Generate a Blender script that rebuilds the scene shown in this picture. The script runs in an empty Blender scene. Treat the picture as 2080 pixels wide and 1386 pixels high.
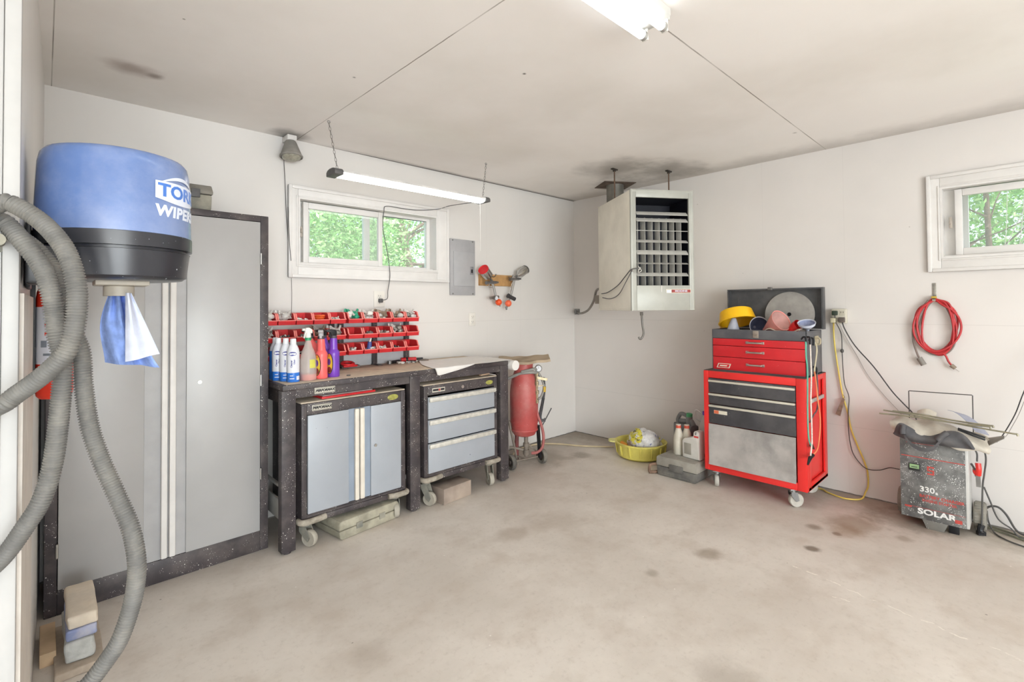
import bpy, bmesh, math, random
from mathutils import Matrix, Vector, noise as mn
S = bpy.context.scene
COL = S.collection
PI = math.pi
rng = random.Random(7)

# ------------------------------------------------------------------ materials
def lin(h):
    h = h.lstrip('#'); o = []
    for i in (0, 2, 4):
        c = int(h[i:i+2], 16)/255
        o.append(c/12.92 if c <= .04045 else ((c+.055)/1.055)**2.4)
    return (*o, 1)
class NT:
    def __init__(s, name):
        s.m = bpy.data.materials.new(name); s.m.use_nodes = True
        s.t = s.m.node_tree; s.n = s.t.nodes; s.b = s.n['Principled BSDF']
        s.out = s.n['Material Output']
        s.tc = s.n.new('ShaderNodeTexCoord')
    def link(s, a, b): s.t.links.new(a, b)
    def val(s, x, sock):
        if hasattr(x, 'is_output') or hasattr(x, 'links'): s.link(x, sock)
        else: sock.default_value = x
    def math(s, op, a, b=0.0, clamp=False):
        n = s.n.new('ShaderNodeMath'); n.operation = op; n.use_clamp = clamp
        s.val(a, n.inputs[0]); s.val(b, n.inputs[1]); return n.outputs[0]
    def noise(s, scale, detail=4, rough=.55, vec=None, dist=0):
        n = s.n.new('ShaderNodeTexNoise'); n.inputs['Scale'].default_value = scale
        n.inputs['Detail'].default_value = detail; n.inputs['Roughness'].default_value = rough
        n.inputs['Distortion'].default_value = dist
        s.link(vec or s.tc.outputs['Object'], n.inputs['Vector']); return n.outputs['Fac']
    def ramp(s, f, lo, hi):
        n = s.n.new('ShaderNodeMapRange'); n.interpolation_type = 'SMOOTHSTEP'
        s.val(f, n.inputs['Value']); n.inputs['From Min'].default_value = lo; n.inputs['From Max'].default_value = hi
        return n.outputs['Result']
    def mix(s, f, a, b):
        n = s.n.new('ShaderNodeMix'); n.data_type = 'RGBA'
        s.val(f, n.inputs['Factor']); s.val(a, n.inputs['A'] if False else n.inputs[6]); s.val(b, n.inputs[7])
        return n.outputs[2]
    def voro(s, scale, vec=None):
        n = s.n.new('ShaderNodeTexVoronoi'); n.inputs['Scale'].default_value = scale
        s.link(vec or s.tc.outputs['Object'], n.inputs['Vector']); return n.outputs['Distance']
    def sep(s, src=None):
        n = s.n.new('ShaderNodeSeparateXYZ'); s.link(src or s.tc.outputs['Object'], n.inputs[0]); return n.outputs
    def bump(s, f, strength, dist=.002):
        n = s.n.new('ShaderNodeBump'); n.inputs['Strength'].default_value = strength; n.inputs['Distance'].default_value = dist
        s.link(f, n.inputs['Height']); s.link(n.outputs[0], s.b.inputs['Normal'])
    def base(s, c): s.val(c, s.b.inputs['Base Color'])

_mc = {}
def mat(name, hexc, rough=.5, metal=0, var=.12, scale=12, dust=None, dustamt=.0, spk=None, spks=60, spkt=.18, bump=0, spec=.5, alpha=1, trans=0):
    """general purpose procedural surface: mottled colour, optional dust, optional paint flecks"""
    if name in _mc: return _mc[name]
    t = NT(name); c = lin(hexc)
    n1 = t.noise(scale, 5)
    d = tuple(max(0, x*(1-var)) for x in c[:3])+(1,); l = tuple(min(1, x*(1+var)) for x in c[:3])+(1,)
    col = t.mix(t.ramp(n1, .3, .7), d, l)
    if dust:
        col = t.mix(t.math('MULTIPLY', t.ramp(t.noise(scale*.6, 7, .65), .38, .68), dustamt), col, lin(dust))
    if spk:
        v = t.math('LESS_THAN', t.voro(spks), spkt)
        g = t.math('GREATER_THAN', t.noise(spks*.22, 2), .52)
        v2 = t.math('LESS_THAN', t.voro(spks*2.3), spkt)
        col = t.mix(t.math('MAXIMUM', t.math('MULTIPLY', v, g), t.math('MULTIPLY', v2, g)), col, lin(spk))
    t.base(col)
    t.val(rough, t.b.inputs['Roughness']); t.val(metal, t.b.inputs['Metallic'])
    t.b.inputs['Specular IOR Level'].default_value = spec
    if bump: t.bump(t.noise(scale*4, 6), bump)
    if alpha < 1: t.b.inputs['Alpha'].default_value = alpha
    if trans: t.b.inputs['Transmission Weight'].default_value = trans
    _mc[name] = t.m; return t.m
def emis(name, hexc, strength):
    t = NT(name); t.base(lin('f4f4f4'))
    t.b.inputs['Emission Color'].default_value = lin(hexc); t.b.inputs['Emission Strength'].default_value = strength
    return t.m
def glass(name, tint='ffffff', haze=.06, hazec='dfe6e0', rough=.0, ior=1.45):
    t = NT(name)
    tr = t.n.new('ShaderNodeBsdfTransparent'); tr.inputs[0].default_value = lin(tint)
    gl = t.n.new('ShaderNodeBsdfGlossy'); gl.inputs['Roughness'].default_value = rough
    df = t.n.new('ShaderNodeBsdfDiffuse'); df.inputs[0].default_value = lin(hazec)
    fr = t.n.new('ShaderNodeFresnel'); fr.inputs[0].default_value = ior
    m1 = t.n.new('ShaderNodeMixShader'); m2 = t.n.new('ShaderNodeMixShader')
    m2.inputs[0].default_value = haze
    t.link(tr.outputs[0], m2.inputs[1]); t.link(df.outputs[0], m2.inputs[2])
    t.link(fr.outputs[0], m1.inputs[0]); t.link(m2.outputs[0], m1.inputs[1]); t.link(gl.outputs[0], m1.inputs[2])
    t.link(m1.outputs[0], t.out.inputs['Surface']); return t.m

# ------------------------------------------------------------------ mesh builder
def catmull(pts, per=8):
    P = [Vector(p) for p in pts]
    if len(P) < 3: return P
    out = []
    Q = [P[0]*2-P[1]]+P+[P[-1]*2-P[-2]]
    for i in range(1, len(Q)-2):
        a, b, c, d = Q[i-1:i+3]
        for k in range(per):
            t = k/per
            out.append(.5*((2*b)+(c-a)*t+(2*a-5*b+4*c-d)*t*t+(3*b-a-3*c+d)*t**3))
    out.append(P[-1]); return out
def frame(o, x, y, z=None):
    x = Vector(x).normalized(); y = Vector(y).normalized()
    z = Vector(z).normalized() if z else x.cross(y)
    return Matrix(((x.x, y.x, z.x, o[0]), (x.y, y.y, z.y, o[1]), (x.z, y.z, z.z, o[2]), (0, 0, 0, 1)))
_bevcache = {}
class MB:
    def __init__(s): s.v = []; s.f = []; s.mi = []; s.M = Matrix()
    def at(s, M): s.M = M; return s
    def add(s, vs, fs, mi=0):
        o = len(s.v); s.v += [s.M @ Vector(v) for v in vs]
        for f in fs: s.f.append([o+i for i in f]); s.mi.append(mi)
        return s
    def bmadd(s, bm, mi=0):
        bm.verts.index_update()
        s.add([v.co.copy() for v in bm.verts], [[v.index for v in f.verts] for f in bm.faces], mi); bm.free(); return s
    def box(s, x0, x1, y0, y1, z0, z1, b=0, mi=0, seg=2):
        x0, x1 = sorted((x0, x1)); y0, y1 = sorted((y0, y1)); z0, z1 = sorted((z0, z1))
        V = [(x, y, z) for z in (z0, z1) for y in (y0, y1) for x in (x0, x1)]
        F = [(0, 2, 3, 1), (4, 5, 7, 6), (0, 1, 5, 4), (2, 6, 7, 3), (0, 4, 6, 2), (1, 3, 7, 5)]
        b = min(b, .45*min(x1-x0, y1-y0, z1-z0))
        if b <= 0: return s.add(V, F, mi)
        bm = bmesh.new(); vv = [bm.verts.new(v) for v in V]
        for f in F: bm.faces.new([vv[i] for i in f])
        bmesh.ops.bevel(bm, geom=bm.edges[:], offset=b, segments=seg, profile=.5, affect='EDGES')
        return s.bmadd(bm, mi)
    def bar(s, p0, p1, w, h, mi=0, up=(0, 0, 1), b=0):
        p0 = Vector(p0); p1 = Vector(p1); d = (p1-p0); L = d.length; d.normalize()
        u = Vector(up)
        if abs(d.dot(u)) > .95: u = Vector((1, 0, 0))
        x = d.cross(u).normalized(); u = x.cross(d)
        M = s.M; s.M = M @ frame(p0, x, d, u); s.box(-w/2, w/2, 0, L, -h/2, h/2, b, mi); s.M = M; return s
    def ring(s, rings, closed, mi, cap0=True, cap1=True):
        n = len(rings[0]); V = [p for r in rings for p in r]; F = []
        for i in range(len(rings)-1):
            for j in range(n if closed else n-1):
                k = (j+1) % n
                F.append((i*n+j, i*n+k, (i+1)*n+k, (i+1)*n+j))
        if cap0: F.append(list(range(n))[::-1])
        if cap1: F.append([(len(rings)-1)*n+j for j in range(n)])
        return s.add(V, F, mi)
    def tube(s, pts, r, n=8, per=6, mi=0, smooth=True, cap=True):
        P = catmull(pts, per) if smooth and len(pts) > 2 else [Vector(p) for p in pts]
        T = [(P[min(i+1, len(P)-1)]-P[max(i-1, 0)]).normalized() for i in range(len(P))]
        a = Vector((0, 0, 1)) if abs(T[0].z) < .9 else Vector((1, 0, 0))
        x = T[0].cross(a).normalized(); R = []
        for i, p in enumerate(P):
            x = (x-T[i]*x.dot(T[i])); x = x.normalized() if x.length > 1e-6 else T[i].orthogonal().normalized(); y = T[i].cross(x)
            rr = r(i/(len(P)-1)) if callable(r) else r
            R.append([p+(x*math.cos(2*PI*k/n)+y*math.sin(2*PI*k/n))*rr for k in range(n)])
        return s.ring(R, True, mi, cap, cap)
    def cyl(s, p0, p1, r, r2=None, n=20, mi=0, cap=True):
        r2 = r if r2 is None else r2
        return s.tube([p0, p1], lambda t: r+(r2-r)*t, n, mi=mi, smooth=False, cap=cap)
    def lathe(s, prof, o=(0, 0, 0), n=32, mi=0, a0=0, a1=2*PI, M=None, cap=False):
        full = abs(a1-a0-2*PI) < 1e-6; k = n if full else n+1; R = []
        for r, z in prof:
            R.append([Vector((o[0]+r*math.cos(a0+(a1-a0)*j/n), o[1]+r*math.sin(a0+(a1-a0)*j/n), o[2]+z)) for j in range(k)])
        M0 = s.M
        if M is not None: s.M = M0 @ M
        s.ring(R, full, mi, cap, cap); s.M = M0; return s
    def prism(s, poly, ax, lo, hi, mi=0, b=0):
        """extrude a 2-D outline along axis ax ('x','y','z')"""
        def P(a, c, d): return {'x': (d, a, c), 'y': (a, d, c), 'z': (a, c, d)}[ax]
        n = len(poly)
        bm = bmesh.new()
        A = [bm.verts.new(P(a, c, lo)) for a, c in poly]; B = [bm.verts.new(P(a, c, hi)) for a, c in poly]
        bm.faces.new(A[::-1]); bm.faces.new(B)
        for i in range(n): bm.faces.new((A[i], A[(i+1) % n], B[(i+1) % n], B[i]))
        bmesh.ops.recalc_face_normals(bm, faces=bm.faces[:])
        if b: bmesh.ops.bevel(bm, geom=bm.edges[:], offset=b, segments=2, profile=.5, affect='EDGES')
        return s.bmadd(bm, mi)
    def ball(s, c, r, sc=(1, 1, 1), n=16, mi=0, fn=None):
        bm = bmesh.new(); bmesh.ops.create_uvsphere(bm, u_segments=n, v_segments=max(6, n//2), radius=1)
        for v in bm.verts:
            k = fn(v.co) if fn else 1
            v.co = Vector((c[0]+v.co.x*r*sc[0]*k, c[1]+v.co.y*r*sc[1]*k, c[2]+v.co.z*r*sc[2]*k))
        return s.bmadd(bm, mi)
    def torus(s, c, R, r, axis='z', n=28, m=10, mi=0):
        P = []
        for i in range(n+1):
            a = 2*PI*i/n; u, w = R*math.cos(a), R*math.sin(a)
            P.append({'x': (c[0], c[1]+u, c[2]+w), 'y': (c[0]+u, c[1], c[2]+w), 'z': (c[0]+u, c[1]+w, c[2])}[axis])
        return s.tube(P, r, m, mi=mi, smooth=False, cap=False)
    def surf(s, fn, nu, nv, mi=0, thick=0):
        V = [fn(i/nu, j/nv) for i in range(nu+1) for j in range(nv+1)]
        F = [(i*(nv+1)+j, (i+1)*(nv+1)+j, (i+1)*(nv+1)+j+1, i*(nv+1)+j+1) for i in range(nu) for j in range(nv)]
        if not thick: return s.add(V, F, mi)
        bm = bmesh.new(); vv = [bm.verts.new(v) for v in V]
        for f in F: bm.faces.new([vv[i] for i in f])
        bm.normal_update()
        bmesh.ops.solidify(bm, geom=bm.faces[:], thickness=thick); return s.bmadd(bm, mi)
    def text(s, body, size, M, mi=0, ext=.0008, bold=0, shear=0, wide=1, fn=None, align='CENTER', sub=0, space=1):
        cu = bpy.data.curves.new('lettering', 'FONT'); cu.body = body; cu.size = size; cu.extrude = ext
        cu.offset = bold; cu.shear = shear; cu.align_x = align; cu.align_y = 'CENTER'; cu.resolution_u = 3; cu.space_character = space
        ob = bpy.data.objects.new('lettering', cu)
        me = bpy.data.meshes.new_from_object(ob)
        bm = bmesh.new(); bm.from_mesh(me)
        if sub: bmesh.ops.subdivide_edges(bm, edges=[e for e in bm.edges if e.calc_length() > size*.15], cuts=sub)
        for v in bm.verts:
            v.co.x *= wide
            if fn: v.co = fn(v.co)
        M0 = s.M; s.M = M0 @ M; s.bmadd(bm, mi); s.M = M0
        bpy.data.objects.remove(ob); bpy.data.curves.remove(cu); bpy.data.meshes.remove(me); return s
    def build(s, name, mats, parent=None, ang=38, base=None):
        if not isinstance(mats, (list, tuple)): mats = [mats]
        inv = Matrix(); loc = Vector((0, 0, 0))
        if parent is not None:
            W = parent.matrix_basis.copy(); p = parent.parent
            while p: W = p.matrix_basis @ W; p = p.parent
            inv = W.inverted()
        else:
            if base is None:
                xs = [v.x for v in s.v]; ys = [v.y for v in s.v]
                loc = Vector(((min(xs)+max(xs))/2, (min(ys)+max(ys))/2, min(v.z for v in s.v)))
            else: loc = Vector(base)
            inv = Matrix.Translation(-loc)
        me = bpy.data.meshes.new(name)
        me.from_pydata([inv @ v for v in s.v], [], s.f)
        for m in mats: me.materials.append(m)
        me.polygons.foreach_set('material_index', s.mi)
        bm = bmesh.new(); bm.from_mesh(me); bmesh.ops.recalc_face_normals(bm, faces=bm.faces[:]); bm.to_mesh(me); bm.free()
        me.polygons.foreach_set('use_smooth', [True]*len(me.polygons))
        me.set_sharp_from_angle(angle=math.radians(ang)); me.update()
        o = bpy.data.objects.new(name, me); COL.objects.link(o); o.location = loc
        if parent is not None: o.parent = parent; o.location = (0, 0, 0)
        return o
def thing(name, label, cat, loc=(0, 0, 0), rz=0, group=None):
    o = bpy.data.objects.new(name, None); COL.objects.link(o); o.empty_display_size = .05
    o.location = loc; o.rotation_euler = (0, 0, rz)
    o['label'] = label; o['category'] = cat
    if group: o['group'] = group
    # make matrix_basis current
    return o
def tag(o, label, cat, group=None, kind=None):
    o['label'] = label; o['category'] = cat
    if group: o['group'] = group
    if kind: o['kind'] = kind
    return o
def struct(o): o['kind'] = 'structure'; return o
def copy_tree(o, loc, rz=0, label=None, group=None):
    c = o.copy(); COL.objects.link(c); c.location = loc; c.rotation_euler = (0, 0, rz)
    if label: c['label'] = label
    if group: c['group'] = group
    for ch in list(o.children):
        d = ch.copy(); COL.objects.link(d); d.parent = c
        for g in list(ch.children):
            e = g.copy(); COL.objects.link(e); e.parent = d
    return c

# ------------------------------------------------------------------ palette
WHITE = mat('white_vinyl', 'd9d7d4', .45, var=.03)
TRIM = mat('white_trim_paint', 'dbd9d6', .4, var=.03)
BLACKSTEEL = mat('black_powder_coat_with_overspray', '3b3538', .5, var=.18, spk='d8d4cc', spks=60, spkt=.13, dust='8a8078', dustamt=.22)
BLACKPL = mat('black_plastic', '1b1c20', .4, var=.15)
DKGREY = mat('dark_grey_plastic', '4a4a4c', .55, dust='8d887f', dustamt=.35)
GREYDUST = mat('dusty_grey_plastic', '77766e', .8, dust='a9a493', dustamt=.6, var=.15)
SILVER = mat('worn_bright_steel', 'bdbbb6', .35, 1, var=.1)
STEEL = mat('dull_steel', '8f8f8e', .45, 1, var=.15)
RUST = mat('rusty_steel', '6b5546', .8, .3, var=.3)
GREYPANEL = mat('silver_grey_door_paint', 'a9a8a7', .42, .15, var=.04, scale=3)
BLUEGREY = mat('blue_grey_door_paint', 'a3a8af', .45, .1, var=.05, scale=3, spk='5d6166', spks=14, spkt=.05)
CREAM = mat('cream_handle_strip', 'd8d1c4', .45, var=.06)
RUBBER = mat('grey_rubber', '56534e', .8, dust='9d978a', dustamt=.5)
DUSTTOP = mat('dusty_tan_top', 'b7aa98', .85, var=.12, scale=9)
RED = mat('red_enamel', 'd0252b', .4, var=.1)
OUTLETW = mat('ivory_outlet_plastic', 'dedad2', .45, var=.03)
HOLE = mat('black_void', '0c0c0e', .9, var=0)

# ------------------------------------------------------------------ room shell
def wall_mat(name, hexc, seams_z=(), seams_a=(), axis=0):
    t = NT(name); c = lin(hexc); p = t.sep()
    dk = tuple(x*.94 for x in c[:3])+(1,)
    col = t.mix(t.ramp(t.noise(1.3, 5), .35, .7), c, dk)
    # scuffs and little marks
    sc = t.math('MULTIPLY', t.math('LESS_THAN', t.voro(5.5), .022), t.math('GREATER_THAN', t.noise(2.2, 2), .55))
    col = t.mix(t.math('MULTIPLY', sc, .5), col, lin('8f8980'))
    for z in seams_z:
        f = t.math('LESS_THAN', t.math('ABSOLUTE', t.math('SUBTRACT', p[2], z)), .0016)
        col = t.mix(t.math('MULTIPLY', f, .2), col, lin('8d8983'))
    for a in seams_a:
        f = t.math('LESS_THAN', t.math('ABSOLUTE', t.math('SUBTRACT', p[axis], a)), .0014)
        col = t.mix(t.math('MULTIPLY', f, .12), col, lin('9d9993'))
    # grime line where the sheet stops short of the slab
    g = t.math('LESS_THAN', t.math('ADD', p[2], t.math('MULTIPLY', t.noise(14, 3), .012)), .014)
    col = t.mix(t.math('MULTIPLY', g, .8), col, lin('4c463f'))
    t.base(col); t.val(.38, t.b.inputs['Roughness']); t.b.inputs['Specular IOR Level'].default_value = .4
    t.bump(t.noise(60, 3), .04); return t.m
WALLB = wall_mat('white_gloss_wall_board', 'd9d6d2', (1.2,), (-1.22, -.8), 0)
WALLR = wall_mat('white_gloss_wall_board_side', 'd9d5d1', (1.19, .47), (-1.9, -2.44), 1)

def ceiling_mat():
    t = NT('smoke_greyed_ceiling_board'); c = lin('f3f0ed'); p = t.sep()
    col = t.mix(t.ramp(t.noise(.9, 5), .35, .72), c, lin('e6e2dd'))
    w = t.math('MULTIPLY', t.math('SUBTRACT', t.noise(9, 3), .5), .004)
    f = t.math('LESS_THAN', t.math('ABSOLUTE', t.math('SUBTRACT', t.math('ADD', p[0], w), -2.876)), .0028)
    f = t.math('MULTIPLY', f, t.math('LESS_THAN', -2.345, t.math('ADD', p[1], 0)))
    f2 = t.math('LESS_THAN', t.math('ABSOLUTE', t.math('SUBTRACT', t.math('ADD', p[1], w), -2.34)), .003)
    f3 = t.math('LESS_THAN', t.math('ABSOLUTE', t.math('SUBTRACT', p[0], -4.06)), .002)
    br = t.ramp(t.noise(2.5, 2), .3, .6)
    col = t.mix(t.math('MULTIPLY', t.math('MAXIMUM', t.math('MAXIMUM', f, f2), f3), t.math('ADD', t.math('MULTIPLY', br, .5), .3)), col, lin('6f675d'))
    wob = t.noise(5, 5)
    def soot(x, y, r, amt, hexc='4b443c', sx=1):
        nonlocal col
        dx = t.math('MULTIPLY', t.math('SUBTRACT', p[0], x), sx); dy = t.math('SUBTRACT', p[1], y)
        d = t.math('SQRT', t.math('ADD', t.math('MULTIPLY', dx, dx), t.math('MULTIPLY', dy, dy)))
        d = t.math('ADD', d, t.math('MULTIPLY', t.math('SUBTRACT', wob, .5), r*1.1))
        col = t.mix(t.math('MULTIPLY', t.math('SUBTRACT', 1.0, t.ramp(d, r*.1, r)), amt), col, lin(hexc))
    soot(-.338, -1.291, .42, .55); soot(-.723, -1.023, .4, .5); soot(-.26, -.72, .3, .5); soot(-2.94, -.06, .17, .75)
    soot(-3.79, -.49, .10, .55, '6b4a35', .7); soot(-3.70, -.47, .05, .6, '5d4030')
    soot(-2.42, -1.684, .012, .9); soot(-.55, -2.3, .02, .5); soot(-3.0, -1.1, .014, .8)
    # the sooty gap along the far wall, then darker towards the side wall
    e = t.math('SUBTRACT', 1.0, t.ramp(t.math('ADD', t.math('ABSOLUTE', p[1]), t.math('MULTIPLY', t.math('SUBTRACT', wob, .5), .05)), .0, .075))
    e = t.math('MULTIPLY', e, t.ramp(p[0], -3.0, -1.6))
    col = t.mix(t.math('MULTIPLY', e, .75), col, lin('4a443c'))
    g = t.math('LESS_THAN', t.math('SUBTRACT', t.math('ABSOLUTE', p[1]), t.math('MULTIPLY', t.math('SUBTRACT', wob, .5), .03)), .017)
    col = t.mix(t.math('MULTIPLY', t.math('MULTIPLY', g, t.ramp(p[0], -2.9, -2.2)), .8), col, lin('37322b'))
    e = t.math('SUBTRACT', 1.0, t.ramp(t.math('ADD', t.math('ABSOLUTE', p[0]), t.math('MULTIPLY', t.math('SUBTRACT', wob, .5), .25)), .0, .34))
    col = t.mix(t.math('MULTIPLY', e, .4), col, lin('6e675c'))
    sp = t.math('LESS_THAN', t.voro(3.1), .016)
    col = t.mix(t.math('MULTIPLY', sp, .6), col, lin('6b6258'))
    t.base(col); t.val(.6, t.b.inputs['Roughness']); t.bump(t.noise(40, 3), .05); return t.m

def floor_mat():
    t = NT('worn_beige_concrete'); p = t.sep()
    n1 = t.noise(.9, 8, .62); n2 = t.noise(4.5, 8, .6); n3 = t.noise(38, 6, .7)
    col = t.mix(t.ramp(n1, .35, .68), lin('cac2b8'), lin('ded7ce'))
    col = t.mix(t.math('MULTIPLY', t.ramp(n2, .45, .72), .55), col, lin('bdb1a4'))
    col = t.mix(t.math('MULTIPLY', t.ramp(n3, .5, .75), .35), col, lin('ada398'))
    mp = t.n.new('ShaderNodeMapping'); mp.inputs['Scale'].default_value = (1.2, 7, 1); mp.inputs['Rotation'].default_value = (0, 0, .35)
    t.link(t.tc.outputs['Object'], mp.inputs[0])
    st = t.noise(1.6, 6, .6, mp.outputs[0])
    col = t.mix(t.math('MULTIPLY', t.ramp(st, .5, .8), .18), col, lin('e2dcd4'))
    # white chips and dark grit
    chip = t.math('MULTIPLY', t.math('LESS_THAN', t.voro(13), .05), t.math('GREATER_THAN', t.noise(3.1, 2), .58))
    col = t.mix(t.math('MULTIPLY', chip, .7), col, lin('eee9e2'))
    grit = t.math('MULTIPLY', t.math('LESS_THAN', t.voro(10.3), .045), t.math('GREATER_THAN', t.noise(2.3, 2), .6))
    col = t.mix(t.math('MULTIPLY', grit, .6), col, lin('5d5449'))
    wob = t.noise(6, 6, .65)
    def stain(x, y, r, amt, hexc='6d5a43', sx=1, sy=1):
        nonlocal col
        dx = t.math('MULTIPLY', t.math('SUBTRACT', p[0], x), sx); dy = t.math('MULTIPLY', t.math('SUBTRACT', p[1], y), sy)
        d = t.math('SQRT', t.math('ADD', t.math('MULTIPLY', dx, dx), t.math('MULTIPLY', dy, dy)))
        d = t.math('ADD', d, t.math('MULTIPLY', t.math('SUBTRACT', wob, .5), r*1.5))
        col = t.mix(t.math('MULTIPLY', t.math('SUBTRACT', 1.0, t.ramp(d, r*.25, r)), amt), col, lin(hexc))
    for (x, y, r, a, h) in STAINS: stain(x, y, r, a, h)
    # grime gathered along the side wall; floor darker towards the far wall
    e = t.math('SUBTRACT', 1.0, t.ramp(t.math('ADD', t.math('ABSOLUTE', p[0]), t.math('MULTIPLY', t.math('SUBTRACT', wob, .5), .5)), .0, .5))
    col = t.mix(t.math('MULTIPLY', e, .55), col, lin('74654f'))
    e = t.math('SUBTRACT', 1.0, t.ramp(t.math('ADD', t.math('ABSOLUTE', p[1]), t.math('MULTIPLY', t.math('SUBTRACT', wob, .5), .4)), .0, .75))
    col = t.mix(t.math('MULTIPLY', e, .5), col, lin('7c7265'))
    # hairline crack
    for (a, b, w) in CRACKS:
        dx, dy = b[0]-a[0], b[1]-a[1]; L = math.hypot(dx, dy); nx, ny = -dy/L, dx/L
        s = t.math('ADD', t.math('MULTIPLY', p[0], nx), t.math('ADD', t.math('MULTIPLY', p[1], ny), -(a[0]*nx+a[1]*ny)))
        s = t.math('ABSOLUTE', t.math('ADD', s, t.math('MULTIPLY', t.math('SUBTRACT', t.noise(3.5, 6, .6), .5), .16)))
        u = t.math('ADD', t.math('MULTIPLY', p[0], dx/L/L), t.math('ADD', t.math('MULTIPLY', p[1], dy/L/L), -(a[0]*dx+a[1]*dy)/L/L))
        f = t.math('MULTIPLY', t.math('LESS_THAN', s, w), t.math('MULTIPLY', t.math('GREATER_THAN', u, 0), t.math('LESS_THAN', u, 1)))
        f = t.math('MULTIPLY', f, t.math('MULTIPLY', t.ramp(t.noise(22, 4), .42, .55), .75))
        col = t.mix(f, col, lin('efe9df'))
    t.base(col); t.val(t.math('ADD', t.math('MULTIPLY', n2, .25), .45), t.b.inputs['Roughness'])
    t.b.inputs['Specular IOR Level'].default_value = .3
    t.bump(n3, .12); return t.m
STAINS = [(*(-0.522, -2.574, -0.000)[:2], .22, .5, '7d6344'), (*(-0.683, -2.571, 0.000)[:2], .13, .4, '8a6a4a'), (*(-0.756, -2.427, 0.000)[:2], .06, .6, '6b5a44'),
          (*(-1.053, -2.493, 0.000)[:2], .045, .75, '5a4a38'), (*(-1.512, -2.132, 0.000)[:2], .09, .5, '80705a'), (*(-0.759, -2.540, 0.000)[:2], .03, .6, '6b4f38'),
          (*(-1.889, -2.019, 0.000)[:2], .05, .5, '8a7c6a'), (*(-2.093, -1.226, 0.000)[:2], .13, .35, '8e7a62'), (*(-1.785, -1.298, 0.000)[:2], .2, .25, '8e7a62'),
          (*(-0.564, -2.815, 0.000)[:2], .06, .45, '7b6348'), (*(-0.612, -0.557, 0.000)[:2], .12, .4, '6f6353'), (*(-0.880, -0.389, 0.000)[:2], .3, .35, '71644f'),
          (*(-0.256, -2.808, 0.000)[:2], .3, .5, '5f4f3c'), (*(-3.169, -1.566, 0.000)[:2], .12, .25, '8c7f70'), (*(-2.314, -2.571, 0.000)[:2], .16, .35, '7f7466')]
CRACKS = [((-1.322, -2.478, 0.000)[:2], (-1.464, -3.303, 0.000)[:2], .0035), ((-1.482, -2.688, 0.000)[:2], (-1.484, -2.754, 0.000)[:2], .003)]

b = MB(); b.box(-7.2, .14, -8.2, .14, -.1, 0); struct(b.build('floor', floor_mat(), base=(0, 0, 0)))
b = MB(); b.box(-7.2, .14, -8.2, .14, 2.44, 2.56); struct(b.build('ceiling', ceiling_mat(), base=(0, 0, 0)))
# far wall with the slider window opening
WX0, WX1, WZ0, WZ1 = -2.868, -1.762, 1.612, 2.062
b = MB()
for (x0, x1, z0, z1) in ((-4.3, WX0, 0, 2.44), (WX1, .12, 0, 2.44), (WX0, WX1, 0, WZ0), (WX0, WX1, WZ1, 2.44)): b.box(x0, x1, 0, .12, z0, z1)
struct(b.build('wall_back', WALLB, base=(0, 0, 0)))
RY0, RY1 = -2.955, -4.06
b = MB()
for (y0, y1, z0, z1) in ((RY0, .0, 0, 2.44), (-8.1, RY1, 0, 2.44), (RY1, RY0, 0, WZ0-.01), (RY1, RY0, 2.05, 2.44)): b.box(0, .12, y0, y1, z0, z1)
struct(b.build('wall_right', WALLR, base=(0, 0, 0)))
# short left wall beside the opening, its end return, and the rest of the shell behind the viewer
SL = .0187
b = MB()
P = [(-4.085, 0), (-4.119, -1.80), (-4.25, -1.80), (-4.25, 0)]
b.prism(P, 'z', 0, 2.44); struct(b.build('wall_left', WALLB, base=(0, 0, 0)))
b = MB(); b.box(-7.2, -4.15, -1.80, -1.68, 0, 2.44); struct(b.build('wall_return', WALLB, base=(0, 0, 0)))
b = MB(); b.box(-4.146, -4.119, -1.822, -1.795, 0, 2.44, .004); struct(b.build('trim_1', mat('soft_white_trim_paint', 'b4b3b1', .5, var=.03)))
b = MB(); b.box(-4.30, -4.1465, -1.818, -1.795, 0, 2.44, .003); struct(b.build('trim_2', mat('soft_white_trim_paint', 'b4b3b1')))
b = MB(); b.box(-7.2, -7.1, -8.2, -1.7, 0, 2.44); struct(b.build('wall_outer', WALLB, base=(0, 0, 0)))
b = MB(); b.box(-7.2, -6.95, -8.2, -8.1, 0, 2.44); b.box(-2.85, .12, -8.2, -8.1, 0, 2.44); b.box(-6.95, -2.85, -8.2, -8.1, 2.25, 2.44); struct(b.build('wall_front', WALLB, base=(0, 0, 0)))   # unseen door opening added behind the viewer to admit the fill light
b = MB(); b.box(-30, 30, -40, -8.2, -.25, -.05); struct(b.build('ground_front', mat('pale_gravel_drive', '9a948a', .9, var=.2, scale=3), base=(0, 0, 0)))
# painted plywood skirt on the lower part of the short wall
b = MB(); P = [(-4.119, -1.797), (-4.112, -1.797), (-4.1015, -1.25), (-4.110, -1.25)]
b.prism(P, 'z', 0, 1.363); struct(b.build('trim_3', mat('scuffed_cream_board', 'd6cfc6', .6, var=.06, dust='b9aca0', dustamt=.3), base=None))

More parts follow.
